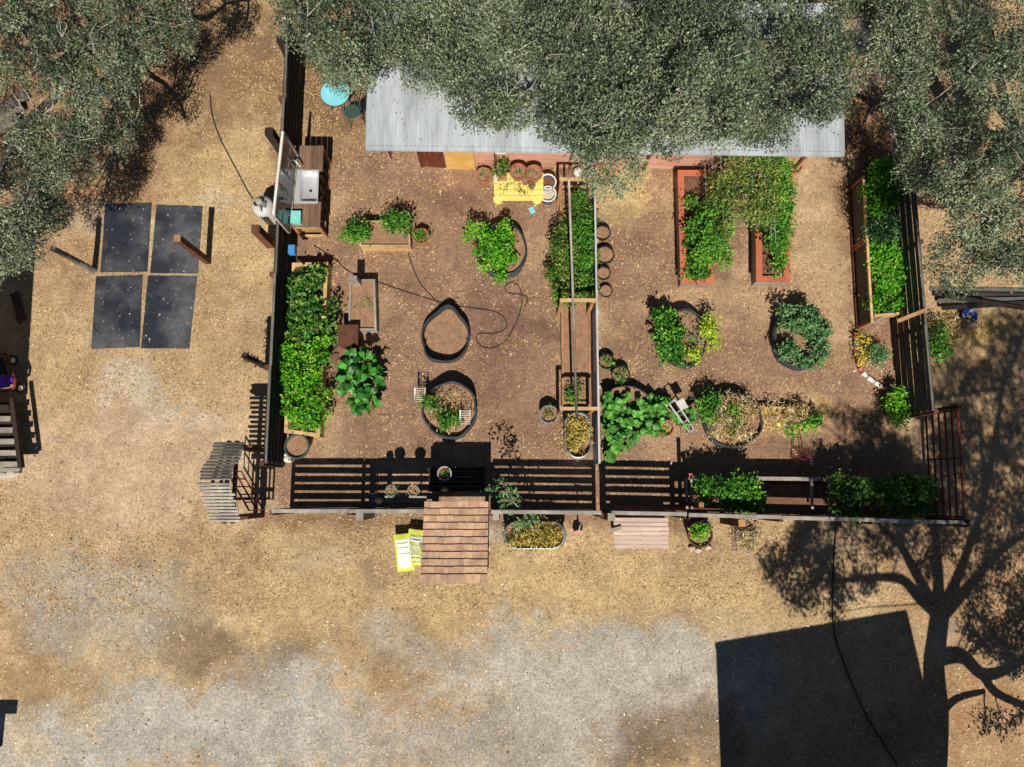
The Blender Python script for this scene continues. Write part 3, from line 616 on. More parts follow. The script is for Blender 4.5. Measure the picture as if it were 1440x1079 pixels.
# planter boxes
pb = frame_bed('planter_box', 'pale wooden trough planter beside the terracotta pot with a bushy herb', [(508,311),(575,311),(576,345),(507,345)], .42, PALEW, .03, SOILP)
foliage('foliage', LEAFG, pb, scat(482,316,526,334,9,.55,9,.05)+scat(545,303,572,328,8,.6,9,.06), 1000, .07)['kind'] = 'stuff'
pb = frame_bed('planter_box', 'grey planter box with bare soil and one seedling', [(493,394),(526,394),(528,463),(491,463)], .36, GREYW, .05, SOILP)
foliage('seedling', LEAFG, pb, [cl(515,430,.4,5), cl(502,428,.36,3)], 900, .05)['kind'] = 'stuff'
box('corner_post', GREYW, pb, G(498,393,.75)-Vector((0,0,.3)), (.2,.1,.9))
t = thing('wooden_box', 'brown lidded wooden box between the seedling planter and broad leaves', 'box', G(492,480))
c = G(490,472,.5); box('body', BROWNW, t, (c.x, c.y, .26), (.46,.5,.5)); box('lid', BROWNW, t, (c.x, c.y, .525), (.5,.54,.03)); box('side_shelf', TANW, t, G(500,492,.35), (.26,.14,.04))
pot('plant_pot', 'brown pot with a bushy herb beside the pale trough planter', 592, 332, .21, .3, TERRA, plant=LEAFG, leaf=.06, ph=.12)
# leaf templates for broad leaves
def leaf_template(name, m, wid=.8, wave=.06):
    vs = []; fs = []; rows = [(-.06,.5),(.08,.66),(.22,.98),(.38,.8),(.52,1.0),(.68,.62),(.82,.55),(1,.04)]
    for i, (t_, w_) in enumerate(rows):
        for s_ in (-1,-.5,0,.5,1):
            vs.append((t_+(.05*math.sin(5*t_) if s_ > 0 else 0), s_*w_*wid*.5, .25*math.sin(t_*2.6)-.34*t_*t_ + abs(s_)*.13 - s_*s_*.1 + wave*math.sin(9*t_+4*s_)*abs(s_)))
    for i in range(len(rows)-1):
        for j in range(4): fs.append((i*5+j, i*5+j+1, i*5+j+6, i*5+j+5))
    me = bpy.data.meshes.new(name); me.from_pydata(vs, [], fs); me.materials.append(m); me.polygons.foreach_set('use_smooth', [True]*len(fs)); return me
CH = leaf_template('chard_leaf', BIGG, .7, .07); SQ = leaf_template('squash_leaf', SQUASHM, 1.0, .11)
def leafy(t, me, spots, zr, s, base):
    mb = MB()
    for x, y in spots:
        z = random.uniform(*zr); p = G(x, y, z); o = bpy.data.objects.new('leaf', me); COL.objects.link(o); o.parent = t
        d = (p-Vector(base)); a = math.atan2(d.y, d.x)+random.gauss(0,.6); k = s*random.uniform(.7,1.25); o.scale = (k,k,k)
        o.rotation_euler = (random.gauss(0,.5), random.gauss(0,.42)+.12, a); q = p-Vector((math.cos(a), math.sin(a), 0))*k*.5; o.location = q-Vector(t.location)
        b = Vector(base)+Vector((d.x*.35, d.y*.35, 0)) if d.length < 1 else Vector((q.x-.08*math.cos(a), q.y-.08*math.sin(a), .02)); mb.tube([b, b.lerp(q,.6)+Vector((0,0,.05)), q], [.011,.009,.006], 4)
    mb.build('stalks', LEAFSTEM, t)['kind'] = 'stuff'
b = G(507,537); t = thing('chard_plant', 'large clump of broad glossy green leaves beside the brown box', 'plant', b)
sp = []
while len(sp) < 105:
    a = random.uniform(0,6.3); r = math.sqrt(random.random()); sp.append((507+33*r*math.cos(a), 536+45*r*math.sin(a)))
leafy(t, CH, sp, (.22,.78), .26, b)
# felt beds
t = felt('felt grow bed bursting with bright pepper plants near the yellow bench', 706, 350, 36, 40, .36, .3)
plant('x', '', '', (0,0), [cl(699+random.gauss(0,13), 347+random.gauss(0,17), .6+random.uniform(-.14,.14), 7) for _ in range(36)]+[cl(675,320,.6,6), cl(680,331,.6,6), cl(710,318,.62,7)], LEAFB, 1300, .09, .45, parent=t, spread=.06)
tear = lambda a: 1+.2*max(0, math.cos(a-1.42))**14-.03*math.cos(2*a-2.9)+.015*math.sin(5*a)+.07*max(0, math.cos(a-3.95))**16
felt('empty teardrop felt grow bed with bare soil inside', 626, 472, 33, 39, .3, .03, tear, wall=.018)
t = felt('felt grow bed with straw and two white wire baskets', 632, 576, 38, 40, .4, .26)
foliage('straw', DRY, t, scat(606,552,660,606,14,.3,7,.03), 700, .12, .12)['kind'] = 'stuff'
foliage('foliage', LEAFG, t, scat(594,560,612,574,5,.55,7,.05)+scat(616,588,648,602,7,.5,7,.05), 1200, .075)['kind'] = 'stuff'
for px, py, lb in ((592,557,'white wire basket at the leafy edge of the straw bed'),(655,588,'white wire basket at the bare edge of the straw bed')):
    c = G(px, py, .45); g = thing('wire_basket', lb, 'basket', (c.x,c.y,.28), 'white wire baskets'); mb = MB()
    for k in range(7):
        y = c.y-.16+.32*k/6; mb.tube([(c.x-.1,y,.3),(c.x-.12,y,.62),(c.x+.12,y,.62),(c.x+.1,y,.3)], .007, 4)
    mb.build('wires', WHITE, g); tube('rim', WHITE, g, [(c.x-.13,c.y-.18,.62),(c.x-.13,c.y+.18,.62)], .02, 6); tube('rim', WHITE, g, [(c.x+.12,c.y-.18,.62),(c.x+.12,c.y+.18,.62)], .01, 6)
t = felt('felt grow bed with mixed plants and lime leaves beyond the divider', 962, 474, 34, 42, .36, .26)
foliage('foliage', LEAFG, t, scat(922,440,956,490,24,.55,7,.12)+scat(928,492,960,512,8,.45,6,.06), 1000, .095, .55, spread=.06)['kind'] = 'stuff'
foliage('lime_foliage', LEAFY, t, scat(994,452,1012,484,6,.5,7,.06)+scat(965,494,984,506,4,.45,6,.04), 1100, .08)['kind'] = 'stuff'
foliage('seedling', LEAFS, t, [cl(970,446,.36,5), cl(978,470,.4,9), cl(974,482,.4,7)], 700, .06)['kind'] = 'stuff'
t = felt('felt grow bed with sage green bushes near the screen panels', 1126, 474, 36, 46, .38, .28)
foliage('foliage', LEAFS, t, scat(1102,436,1156,466,22,.6,7,.12)+scat(1098,488,1118,508,7,.55,7,.08)+scat(1138,466,1160,512,12,.55,7,.1)+scat(1120,505,1140,514,4,.5,6,.05), 1000, .1, .5, spread=.06)['kind'] = 'stuff'
t = felt('straw-filled felt grow bed beside the low straw heap', 1032, 590, 40, 39, .38, .28)
foliage('straw', DRY, t, scat(1003,562,1060,614,34,.32,8,.03), 1100, .14, .1)['kind'] = 'stuff'
foliage('foliage', LEAFG, t, scat(986,560,1012,590,9,.5,8,.08)+scat(1015,568,1035,600,5,.45,6,.05), 900, .08)['kind'] = 'stuff'
t = felt('half hidden felt grow bed behind the squash leaves', 882, 562, 32, 20, .36, .25)
# black pots by the divider
for i, (px, py, r, h, pl, lb) in enumerate([(848,327,.2,.22,None,'empty black nursery pot nearest the shed along the metal divider'),(851,358,.24,.22,None,'widest empty black nursery pot along the metal divider'),(849,384,.18,.2,None,'small empty black nursery pot, third along the metal divider'),(852,409,.17,.14,None,'slumped black nursery pot by the trellis cross beam'),(853,508,.2,.24,LEAFG,'black nursery pot with one seedling against the metal divider'),(873,527,.23,.28,LEAFG,'black nursery pot with a bushy herb beside the hidden felt bed')]):
    pot('nursery_pot', lb, px, py, r, h, BLACKP, plant=pl, group='black nursery pots', rim=1.02, leaf=.06, ph=.1, pr=r*.6)
# squash patch
b = G(905,600); t = thing('squash_patch', 'sprawling broad-leaved squash plants against the metal divider', 'plant', b); sp = []
while len(sp) < 230:
    x, y = random.uniform(850,935), random.uniform(555,650)
    if y < 655-(x-850)*.75 or (y < 612): sp.append((x,y)) if y < 650-(max(0,x-880))*.75 else None
for _ in range(34): sp.append((random.uniform(925,1000), random.uniform(560,600)))
leafy(t, SQ, sp, (.14,.52), .2, b)
pot('terracotta_pot', 'terracotta pot standing among the squash leaves', 936, 602, .2, .42, TERRA, plant=LEAFY, leaf=.05, pr=.08, ph=.08)
g = thing('hand_truck', 'grey metal hand truck lying over the squash leaves', 'hand truck', G(960,585)); a0, a1 = G(941,568,.62), G(970,608,.3); c0, c1 = G(949,562,.62), G(976,604,.3)
tube('rail', LGREY, g, [a0,a1], .022, 6); tube('rail', LGREY, g, [c0,c1], .022, 6)
for k in range(4): tube('rung', LGREY, g, [a0.lerp(a1,k/3), c0.lerp(c1,k/3)], .015, 6)
MB().raw([G(951,565,.66), G(961,560,.66), G(968,573,.6), G(958,577,.6), G(951,565,.64), G(961,560,.64), G(968,573,.58), G(958,577,.58)], [(0,3,2,1),(4,5,6,7),(0,1,5,4),(1,2,6,5),(2,3,7,6),(3,0,4,7)]).build('toe_plate', LGREY, g)
for q in (a1, c1): tube('leg', LGREY, g, [q, (q.x,q.y,0.)], .018, 6)
# straw heap, squash fruit, wire stand
c = G(1104,586,.2); t = thing('straw_heap', 'low golden straw bale beside the straw-filled felt bed', 'straw', (c.x,c.y,0)); box('bale', mat('straw', L(200,160,88), .95, .3, 26, .8, col2=L(222,188,120), s2=8, stretch=(.5,2,2)), t, (c.x,c.y,.12), (1.22,.5,.24))
foliage('loose_straw', DRY, t, scat(1076,572,1132,600,26,.22,7,.02), 900, .13, .1)['kind'] = 'stuff'
plant('vine', 'small green vine at the end of the straw bale', 'plant', (1132,600), [cl(1144,592,.34,9), cl(1128,600,.28,8), cl(1112,604,.26,6)], LEAFB, 1000, .09, .7)
c = G(1094,596,.28); o = MB().lathe(c-Vector((0,0,.05)), [(.001,0),(.05,.02),(.075,.06),(.05,.11),(.001,.13)], 14).build('lemon_squash', LIME, None, True); tag(o, 'bright yellow squash lying on the straw bale', 'squash')
g = thing('wire_stand', 'rusty wire plant stand casting a thin shadow near the front fence', 'plant stand', G(1121,640))
for z, r in ((.08,.17),(.4,.14),(.75,.1)): c = G(1121,640); tube('ring', RED, g, [c+Vector((r*math.cos(a*.5236), r*math.sin(a*.5236), z)) for a in range(13)], .009, 5)
for k in range(4): a = k*1.57+.5; tube('leg', RED, g, [c+Vector((.19*math.cos(a), .19*math.sin(a), 0)), c+Vector((.08*math.cos(a), .08*math.sin(a), .85))], .009, 5)
# orange timber beds with a wire arch
for lb, cs, in (('orange-capped timber bed nearest the metal divider under tangled vines', [(957,244),(1000,244),(999,396),(961,396)]),('orange-capped timber bed with wire mesh beside the straw path', [(1066,244),(1110,244),(1106,393),(1067,393)])):
    frame_bed('raised_bed', lb, cs, .5, GREYW, .05, SOIL, 3, capm=ORANGE, capw=.16)
A0, A1, B0, B1 = G(985,240,.5), G(985,350,.5), G(1080,240,.5), G(1080,368,.5); t = thing('wire_arch', 'white wire mesh arch spanning the two orange-capped beds', 'trellis', G(1030,300)); mb = MB()
def archc(n, a0, a1, v0, v1, r):
    o = []
    for _ in range(n):
        a = random.uniform(a0, a1); o.append((Vector((A0.x+(B0.x-A0.x)*(.5-.5*math.cos(a)), A1.y+(A0.y-A1.y)*random.uniform(v0, v1), .53+1.3*math.sin(a))), r*random.uniform(.7,1.3), r*random.uniform(.7,1.3), r*.5))
    return o
for k in range(9):
    y = A1.y+.15+(A0.y-A1.y-.1)*k/8; mb.tube([(A0.x+(B0.x-A0.x)*(.5-.5*math.cos(a)), y, .5+1.3*math.sin(a)) for a in [math.pi*i/12 for i in range(13)]], .005, 4)
for i in range(1,12):
    a = math.pi*i/12; mb.tube([(A0.x+(B0.x-A0.x)*(.5-.5*math.cos(a)), A1.y+.15-(0.35 if i > 7 else 0), .5+1.3*math.sin(a)), (A0.x+(B0.x-A0.x)*(.5-.5*math.cos(a)), A0.y+.05, .5+1.3*math.sin(a))], .005, 4)
mb.build('wires', LGREY, t)
t = thing('bean_vines', 'dense tangled vines climbing from the bed nearest the divider', 'plant', G(985,320))
foliage('foliage', LEAFG, t, scat(972,285,1022,368,34,.95,11,.3)+scat(970,365,992,388,8,.65,8,.08), 850, .085, shift=.12)['kind'] = 'stuff'
foliage('olive_foliage', LEAFO, t, archc(80,.5,2.2,.02,1.05,.17), 700, .07, .4, shift=.08)['kind'] = 'stuff'
t = thing('bean_vines', 'bright vines climbing along the bed beside the straw path', 'plant', G(1095,310))
foliage('foliage', LEAFG, t, scat(1082,228,1110,350,44,1.0,10,.3)+scat(1094,350,1104,385,8,.8,6,.1), 850, .08, shift=.15)['kind'] = 'stuff'
foliage('olive_foliage', LEAFO, t, archc(34,2.0,2.75,.3,1.1,.14), 800, .07, .45)['kind'] = 'stuff'
# trellis bed and divider
td = frame_bed('raised_bed', 'long timber trellis bed along the metal divider, leafy towards the shed', [(788,262),(829,262),(829,566),(792,566)], .34, TANW, .05, SOILP)
foliage('foliage', LEAFO, td, scat(782,285,832,418,54,.75,11,.2), 1150, .08, .4)['kind'] = 'stuff'
foliage('green_foliage', LEAFG, td, scat(806,275,830,410,26,.85,10,.2)+scat(778,370,800,425,10,.6,9,.1)+scat(798,536,812,560,5,.5,7,.06), 1100, .075, .45)['kind'] = 'stuff'
t = thing('trellis_frame', 'timber trellis frame of posts and cross beams over the long bed', 'trellis', G(812,420))
for y in (253,423,575):
    a, b = G(787,y,1.5), G(840,y,1.5)
    for q in (a+Vector((.05,0,0)), b-Vector((.1,0,0))): box('post', TANW, t, (q.x, q.y, .735), (.08,.08,1.47))
    beam('cross_beam', PALEW, t, a+Vector((0,0,.03)), b+Vector((0,0,.03)), .08, .05)
tube('ridge_pole', GREYW, t, [G(800,252,1.585), G(806,423,1.585), G(811,590,1.585)], .03, 8)
t = thing('metal_divider', 'long blue grey sheet metal divider between the two garden halves', 'divider', G(838,450)); a, b = G(836,238,1.25), G(843,652,1.25)
for k in range(8):
    p, q = a.lerp(b,k/8), a.lerp(b,(k+1)/8); d = (q-p).normalized(); MB().beam(Vector((p.x,p.y,.61))+d*.004, Vector((q.x,q.y,.61))-d*.004, .02, 1.2).build('sheet', DIVIDER, t); beam('top_cap', LGREY, t, Vector((p.x,p.y,1.235)), Vector((q.x,q.y,1.235)), .045, .04)
    if k % 2 == 0: box('post', LGREY, t, (p.x+.04, p.y, .61), (.05,.05,1.22))
def oval_tank(label, px, py, rx, ry, h, fill, m=DRYY):
    c = G(px,py,h); c.z = 0; t = thing('stock_tank', label, 'tank', c); k = (H-h)/F
    def st(a):  # stadium outline
        X, Y = rx*k, ry*k; r = min(X,Y); dx, dy = abs(math.cos(a)), abs(math.sin(a)); L_ = abs(X-Y)
        if X >= Y:
            if dy > 1e-6 and dx/dy*r <= L_: return r/dy
            return L_*dx+math.sqrt(max(0, r*r-(L_*dy)**2))
        if dx > 1e-6 and dy/dx*r <= L_: return r/dx
        return L_*dy+math.sqrt(max(0, r*r-(L_*dx)**2))
    MB().lathe(c, [(.96,.003),(1,h*.3),(.985,h*.35),(1,h*.65),(1,h),(.95,h),(.95,.05)], 40, fn=st).build('wall', TANK, t, True)
    MB().lathe(c, [(.96,h-.01),(1.05,h-.01),(1.05,h+.025),(.96,h+.025)], 40, fn=st).build('rim', TANK, t, True)
    MB().disc(c+Vector((0,0,h*.72)), .95, 36, fn=st).build('soil', SOILP, t); foliage('dry_plants', m, t, fill, 800, .11, .22)['kind'] = 'stuff'; return t
oval_tank('oval metal stock tank of yellowed plants outside the front fence', 752, 753, 42, 18, .55, scat(720,742,784,764,24,.46,9,.04), DRYY)
oval_tank('oval metal stock tank of yellow stalks at the end of the trellis bed', 813, 612, 18, 32, .55, scat(802,590,824,636,16,.52,7,.06), DRYY)
pot('metal_bucket', 'galvanised bucket with a small herb beside the trellis bed', 772, 583, .22, .36, TANK, 'bucket', plant=LEAFO, rim=1.08, leaf=.05, pr=.12, ph=.08)
# sapling in the stock tank
b = G(752,750,.42); t = thing('sapling', 'young leaning sapling growing from the stock tank over the fence', 'tree', (b.x,b.y,b.z)); tip = G(706,690,1.85); pth = smoothpath([b, b.lerp(tip,.45)+Vector((.12,-.02,.1)), tip], 4)
tube('trunk', TWIG, t, pth, [.022-.0018*i for i in range(len(pth))], 6); foliage('crown', LEAFS, t, [(pth[i]+Vector((random.gauss(0,.12), random.gauss(0,.1), random.gauss(0,.08))), .13,.13,.1) for i in (3,4,4,5,5,6,6,7,7,8,8)], 360, .09, .55, full=True)['kind'] = 'stuff'
# ---------------------------------------------------------------- outdoor sink
def sink():
    z = .9; P = lambda x, y, h=z: G(x, y, h); t = thing('sink_counter', 'outdoor plank counter on legs beside the dark fence', 'counter', G(432,275))
    a, b, c, d = P(413,205), P(455,205), P(450,319), P(408,319)
    hy1, hy0 = P(430,239).y-.03, P(430,287).y+.06
    for k in range(5):
        p, q = a.lerp(b,(k+.5)/5)+Vector((0,0,-.02)), d.lerp(c,(k+.5)/5)+Vector((0,0,-.02)); pw = (b-a).length/5-.005
        segs = [(p, q)] if k == 0 else [(p, p.lerp(q, (p.y-hy1)/(p.y-q.y))), (p.lerp(q, (p.y-hy0)/(p.y-q.y)), q)]
        for u_, v_ in segs: MB().beam(u_, v_, pw, .04).build('top_plank', COUNTER, t)
    for q in (a+Vector((.06,-.06,0)), b+Vector((-.06,-.06,0)), c+Vector((-.06,.06,0)), d+Vector((.06,.06,0))): box('leg', TANW, t, (q.x,q.y,.43), (.08,.08,.85))
    for k in range(7):
        q = b.lerp(c, (k+.6)/7.2); box('side_slat', DARKW, t, (q.x-.05, q.y, .45), (.02,.13,.7))
    beam('shelf', TANW, t, (a.x+.35, a.y-.1, .25), (d.x+.35, d.y+.1, .25), .55, .03); beam('end_rail', PALEW, t, (d.x+.1, d.y+.02, .2), (c.x-.1, c.y+.02, .2), .04, .1); beam('end_rail', PALEW, t, (d.x+.1, d.y+.02, .8), (c.x-.1, c.y+.02, .8), .04, .08)
    s = thing('sink', 'stainless steel sink set in the outdoor plank counter', 'sink', P(432,262)); x0, x1 = P(415,262).x, P(448,262).x; y1, y0 = P(430,239).y, P(430,287).y
    bx0, bx1, by0, by1 = x0+.14, x1-.03, y0+.07, y1-.04; zz = z+.012
    MB().raw([(x0,y0,zz),(x1,y0,zz),(x1,y1,zz),(x0,y1,zz),(bx0,by0,zz),(bx1,by0,zz),(bx1,by1,zz),(bx0,by1,zz)], [(0,1,5,4),(1,2,6,5),(2,3,7,6),(3,0,4,7)]).build('rim', STEEL, s)
    def rr(k, zb, ins):
        o = []; r = .06
        for cx, cy, a0 in ((bx1-ins-r,by1-ins-r,0),(bx0+ins+r,by1-ins-r,90),(bx0+ins+r,by0+ins+r,180),(bx1-ins-r,by0+ins+r,270)):
            for j in range(4): aa = math.radians(a0+30*j); o.append((cx+r*math.cos(aa), cy+r*math.sin(aa), zb))
        return o
    v = rr(0, zz+.004, -.006)+rr(0, zz-.02, .004)+rr(0, zz-.15, .025)+rr(0, zz-.17, .05); n = 16; fs = [(i*n+j, i*n+(j+1) % n, (i+1)*n+(j+1) % n, (i+1)*n+j) for i in range(3) for j in range(n)]+[tuple(range(3*n,4*n))]
    MB().raw(v, fs).build('basin', STEEL, s, True); MB().lathe(Vector(((bx0+bx1)/2, (by0+by1)/2-.05, zz-.168)), [(.001,.004),(.035,.004),(.04,0)], 14).build('drain', BLACKP, s)
    f = thing('faucet', 'chrome faucet standing above the sink on the counter', 'faucet', P(417,231)); p = P(417,231); tube('spout', STEEL, f, smoothpath([p, p+Vector((0,0,.22)), p+Vector((.08,-.08,.3)), p+Vector((.16,-.16,.2))],4), .022, 8); MB().lathe(p, [(.05,0),(.05,.02),(.03,.03)], 12).build('base', STEEL, f)
    g = thing('dish_tub', 'mint green lidded tub on the corner of the sink counter', 'tub', P(417,308)); p = P(418,308); box('body', MINT, g, (p.x,p.y,z+.06), (.23,.3,.12)); box('lid', MINT, g, (p.x,p.y,z+.13), (.25,.32,.02)); box('knob', LGREY, g, (p.x,p.y,z+.15), (.03,.06,.02))
    W = thing('old_window', 'old white-topped paned window frame fixed above the sink', 'window', G(405,262,.95)); zt = 2.1; A, B = G(398,186,zt), G(385,302,zt); A0, B0 = Vector((A.x,A.y,.92)), Vector((B.x,B.y,.92))
    beam('top_rail', WHITE, W, A, B, .06, .07); beam('bottom_rail', GREYW, W, A0, B0, .05, .08)
    for q, q0 in ((A,A0),(B,B0)): beam('stile', GREYW, W, q0+Vector((0,0,.05)), q-Vector((0,0,.04)), .05, .07)
    for k in range(1,5): beam('muntin', GREYW, W, A0.lerp(B0,k/5)+Vector((0,0,.05)), A.lerp(B,k/5)-Vector((0,0,.04)), .03, .03)
    m0, m1 = (A+A0)/2, (B+B0)/2; beam('muntin', GREYW, W, m0, m1, .026, .03)
    for k in range(5):
        for r_ in range(2):
            z0, z1 = (.97, 1.49) if r_ == 0 else (1.53, 2.05); p, q = A0.lerp(B0,(k+.1)/5), A0.lerp(B0,(k+.9)/5); p.z = q.z = (z0+z1)/2; beam('pane', GLASS, W, p, q, .006, z1-z0)
sink()
o = box('blue_cup', BLUE, None, G(411,352,1.0), (.16,.22,.16)); tag(o, 'small blue tub hung on the dark fence below the sink', 'tub')
# white drum with pump
p = G(368,288,.8); t = thing('water_drum', 'white round water drum with pump fittings outside the fence', 'drum', (p.x,p.y,0)); c = Vector((p.x,p.y,0))
MB().lathe(c, [(.001,.004),(.25,.004),(.27,.1),(.27,.7),(.24,.79),(.001,.81)], 26).build('body', LGREY, t, True); MB().lathe(c+Vector((-.03,.04,.8)), [(.09,0),(.09,.14),(.06,.18),(.001,.18)], 14).build('pump', GREYW, t, True)
tube('pipe', TANK, t, [c+Vector((-.02,.14,.84)), c+Vector((-.02,.02,.92)), c+Vector((0,-.16,.88)), c+Vector((.02,-.3,.6))], .025, 8); box('motor', BLACKP, t, c+Vector((-.12,0,.86)), (.1,.08,.1)); box('valve', TANK, t, c+Vector((.09,-.03,.86)), (.07,.12,.08))
pot('metal_bucket', 'green-grey tub of bare soil at the corner below the leafy bed', 417, 628, .3, .34, GREENM, 'tub', rim=1.05)
p = G(391,640,.15); o = MB(); 
for k in range(7):
    a = random.uniform(0,6.3); q = Vector((p.x+random.gauss(0,.14), p.y+random.gauss(0,.12), 0)); o.lathe(q, [(.001,.003),(.1,.01),(.13,.07),(.07,.15),(.001,.17)], 9, 1.2, .8, lambda t_, a=a: 1+.3*math.sin(3*t_+a)+.15*math.sin(5*t_))
o = o.build('plastic_sheet', WHITE, None); tag(o, 'crumpled white plastic sheet at the fence corner beside the tub', 'plastic sheet')
# ---------------------------------------------------------------- yellow bench with pots
def bench():
    z = .5; t = thing('yellow_bench', 'bright yellow slatted bench of pots against the shed', 'bench', G(730,262)); 
    for k in range(5): beam('slat', YELLOW, t, G(694+.3*k,247+k*8,z), G(764,247+k*8,z), .137, .03)
    for px in (701,755):
        for py in (250,276): p = G(px,py,z-.02); box('leg', YELLOW, t, (p.x,p.y,(z-.02)/2), (.07,.07,z-.02))
    for px, lb in ((700,'round yellow stool under the bench end by the herb box'),(755,'round yellow stool under the bench end by the blue pots')):
        p = G(px,280,.28); g = thing('yellow_stool', lb, 'stool', (p.x,p.y,0), 'round yellow stools'); c = Vector((p.x,p.y,0)); MB().lathe(c, [(.001,.22),(.12,.22),(.125,.25),(.12,.28),(.001,.285)], 18).build('seat', YELLOW, g)
        for k in range(3): a = k*2.09; tube('leg', YELLOW, g, [c+Vector((.07*math.cos(a),.07*math.sin(a),.23)), c+Vector((.11*math.cos(a),.11*math.sin(a),0))], .015, 6)
    z += .016
    b = G(706,240,z+.2); g = thing('herb_box', 'narrow wooden herb box on the yellow bench', 'planter', (b.x,b.y,z)); box('box', TANW, g, (b.x,b.y,z+.1), (.26,.4,.2)); foliage('foliage', LEAFD, g, [((b.x+random.gauss(0,.05), b.y+random.gauss(0,.1), z+.24), .1,.1,.1) for _ in range(7)], 1000, .06)['kind'] = 'stuff'
    for px, py, r, h, lb, pl in ((729,241,.21,.26,'large terracotta pot with a straggly plant on the yellow bench',LEAFO),(751,243,.21,.26,'large terracotta pot with a small seedling on the yellow bench',LEAFS),(739,254,.09,.16,'small terracotta pot between the two large bench pots',LEAFG),(748,260,.09,.16,'small terracotta pot near the front edge of the bench',LEAFG)):
        pot('terracotta_pot', lb, px, py, r, h, TERRA, plant=pl, z0=z, leaf=.05, pr=r*.55, ph=.08, dens=500)
    q = G(702,250,z+.04); tag(box('white_tray', WHITE, None, (q.x,q.y,z+.03), (.26,.13,.06)), 'small white tray on the yellow bench', 'tray')
    plant('trailing_plant', 'straggly trailing plant hanging over the bench front near the herb box', 'plant', (714,262,z), [cl(714,258,.58,5), cl(712,268,.56,5)], LEAFO, 700, .05); plant('trailing_plant', 'straggly trailing plant hanging over the bench middle', 'plant', (732,266,z), [cl(728,262,.58,6), cl(735,270,.55,6), cl(738,280,.4,4)], LEAFO, 700, .05)
bench()
pot('glazed_pot', 'blue and white glazed pot beside the bench, nearer the shed', 770, 256, .2, .36, NAVYG, rim=1.1, soil=SOIL); pot('glazed_pot', 'blue and white glazed pot of pale sand beside the bench', 771, 273, .2, .36, NAVYG, rim=1.1, soil=STONE)
for y in (256,273):
    p = G(770.5,y,.365); o = MB().lathe((p.x,p.y,.362), [(.19,0),(.225,0),(.225,.02),(.19,.02)], 22).build('rim', WHITE, None); pr = [q for q in bpy.data.objects if q.name.startswith('glazed_pot')][0 if y == 256 else 1]
    wl = o.location.copy(); o.parent = pr; o.location = wl-pr.location
pot('terracotta_pot', 'terracotta pot with sticks beside the yellow bench and plywood', 680, 246, .2, .3, TERRA, plant=LEAFS, leaf=.06, pr=.12, ph=.1, dens=500); pot('terracotta_pot', 'large pink pot against the shed beyond the metal divider', 850, 243, .27, .34, TERRA, plant=LEAFO, leaf=.06, pr=.18, ph=.1, dens=400); pot('terracotta_pot', 'terracotta pot by the shed beyond the bright vines', 1116, 232, .24, .32, TERRA, plant=LEAFO, leaf=.06, pr=.15, ph=.12, dens=500)
o = box('teal_trowel', TURQ, None, G(748,296,.02), (.13,.18,.03), .5); tag(o, 'small teal scoop lying on the soil below the yellow bench', 'scoop')
p = G(814,238,.35); o = MB().lathe((p.x,p.y,0), [(.001,.004),(.12,.004),(.13,.2),(.09,.3),(.04,.33),(.04,.38),(.001,.38)], 16).build('white_jug', WHITE, None, True); tag(o, 'white plastic jug against the shed at the trellis end', 'jug')
# ---------------------------------------------------------------- table corner
p = G(471,130,.7); t = thing('round_table', 'turquoise round metal table under the oak twigs', 'table', (p.x,p.y,0)); c = Vector((p.x,p.y,0)); R_ = 22*(H-.7)/F
MB().lathe(c, [(.001,.695),(R_*.95,.695),(R_,.69),(R_,.67),(.001,.67)], 36).build('top', TURQ, t); MB().lathe(c, [(R_,.665),(R_+.012,.68),(R_,.7)], 36).build('edge', GREENM, t)
for k in range(4): a = k*1.57+.4; tube('leg', GREENM, t, [c+Vector((.1*math.cos(a),.1*math.sin(a),.67)), c+Vector((.28*math.cos(a),.28*math.sin(a),0))], .016, 6)
def chair(label, px, py, rz, m):
    c = G(px,py,.45); c.z = 0; t = thing('garden_chair', label, 'chair', c, 'metal garden chairs'); R = Matrix.Rotation(rz,3,'Z'); q = lambda x,y,z: c+R @ Vector((x,y,z))
    MB().lathe(c+Vector((0,0,.43)), [(.001,.02),(.2,.02),(.215,.01),(.2,0),(.001,0)], 20).build('seat', m, t)
    for x in (-1,1):
        tube('leg', m, t, [q(.14*x,-.14,.43), q(.19*x,-.2,0)], .012, 6); tube('leg', m, t, [q(.14*x,.14,.43), q(.19*x,.22,0)], .012, 6)
    tube('backrest', m, t, smoothpath([q(-.18,.14,.43), q(-.2,.24,.8), q(0,.27,.9), q(.2,.24,.8), q(.18,.14,.43)],4), .012, 6)
    for x in (-.08,.08): tube('back_bar', m, t, [q(x,.18,.44), q(x,.26,.87)], .008, 5)
chair('dark green metal chair beside the turquoise table', 495, 157, -1.2, GREENM); chair('black metal chair tucked against the shed roof edge', 516, 146, -1.5, BLACKP)
pot('glazed_pot', 'blue glazed pot near the turquoise table under the oak', 491, 93, .26, .4, NAVYG, rim=1.08, soil=SOIL); pot('white_pot', 'white pot of dry leaves against the shed corner', 512, 72, .2, .3, WHITE, soil=SOIL, plant=DRY, leaf=.05, pr=.1, ph=.06); pot('white_pot', 'smaller white pot against the shed corner nearer the table', 514, 88, .15, .24, LGREY, soil=STONE)
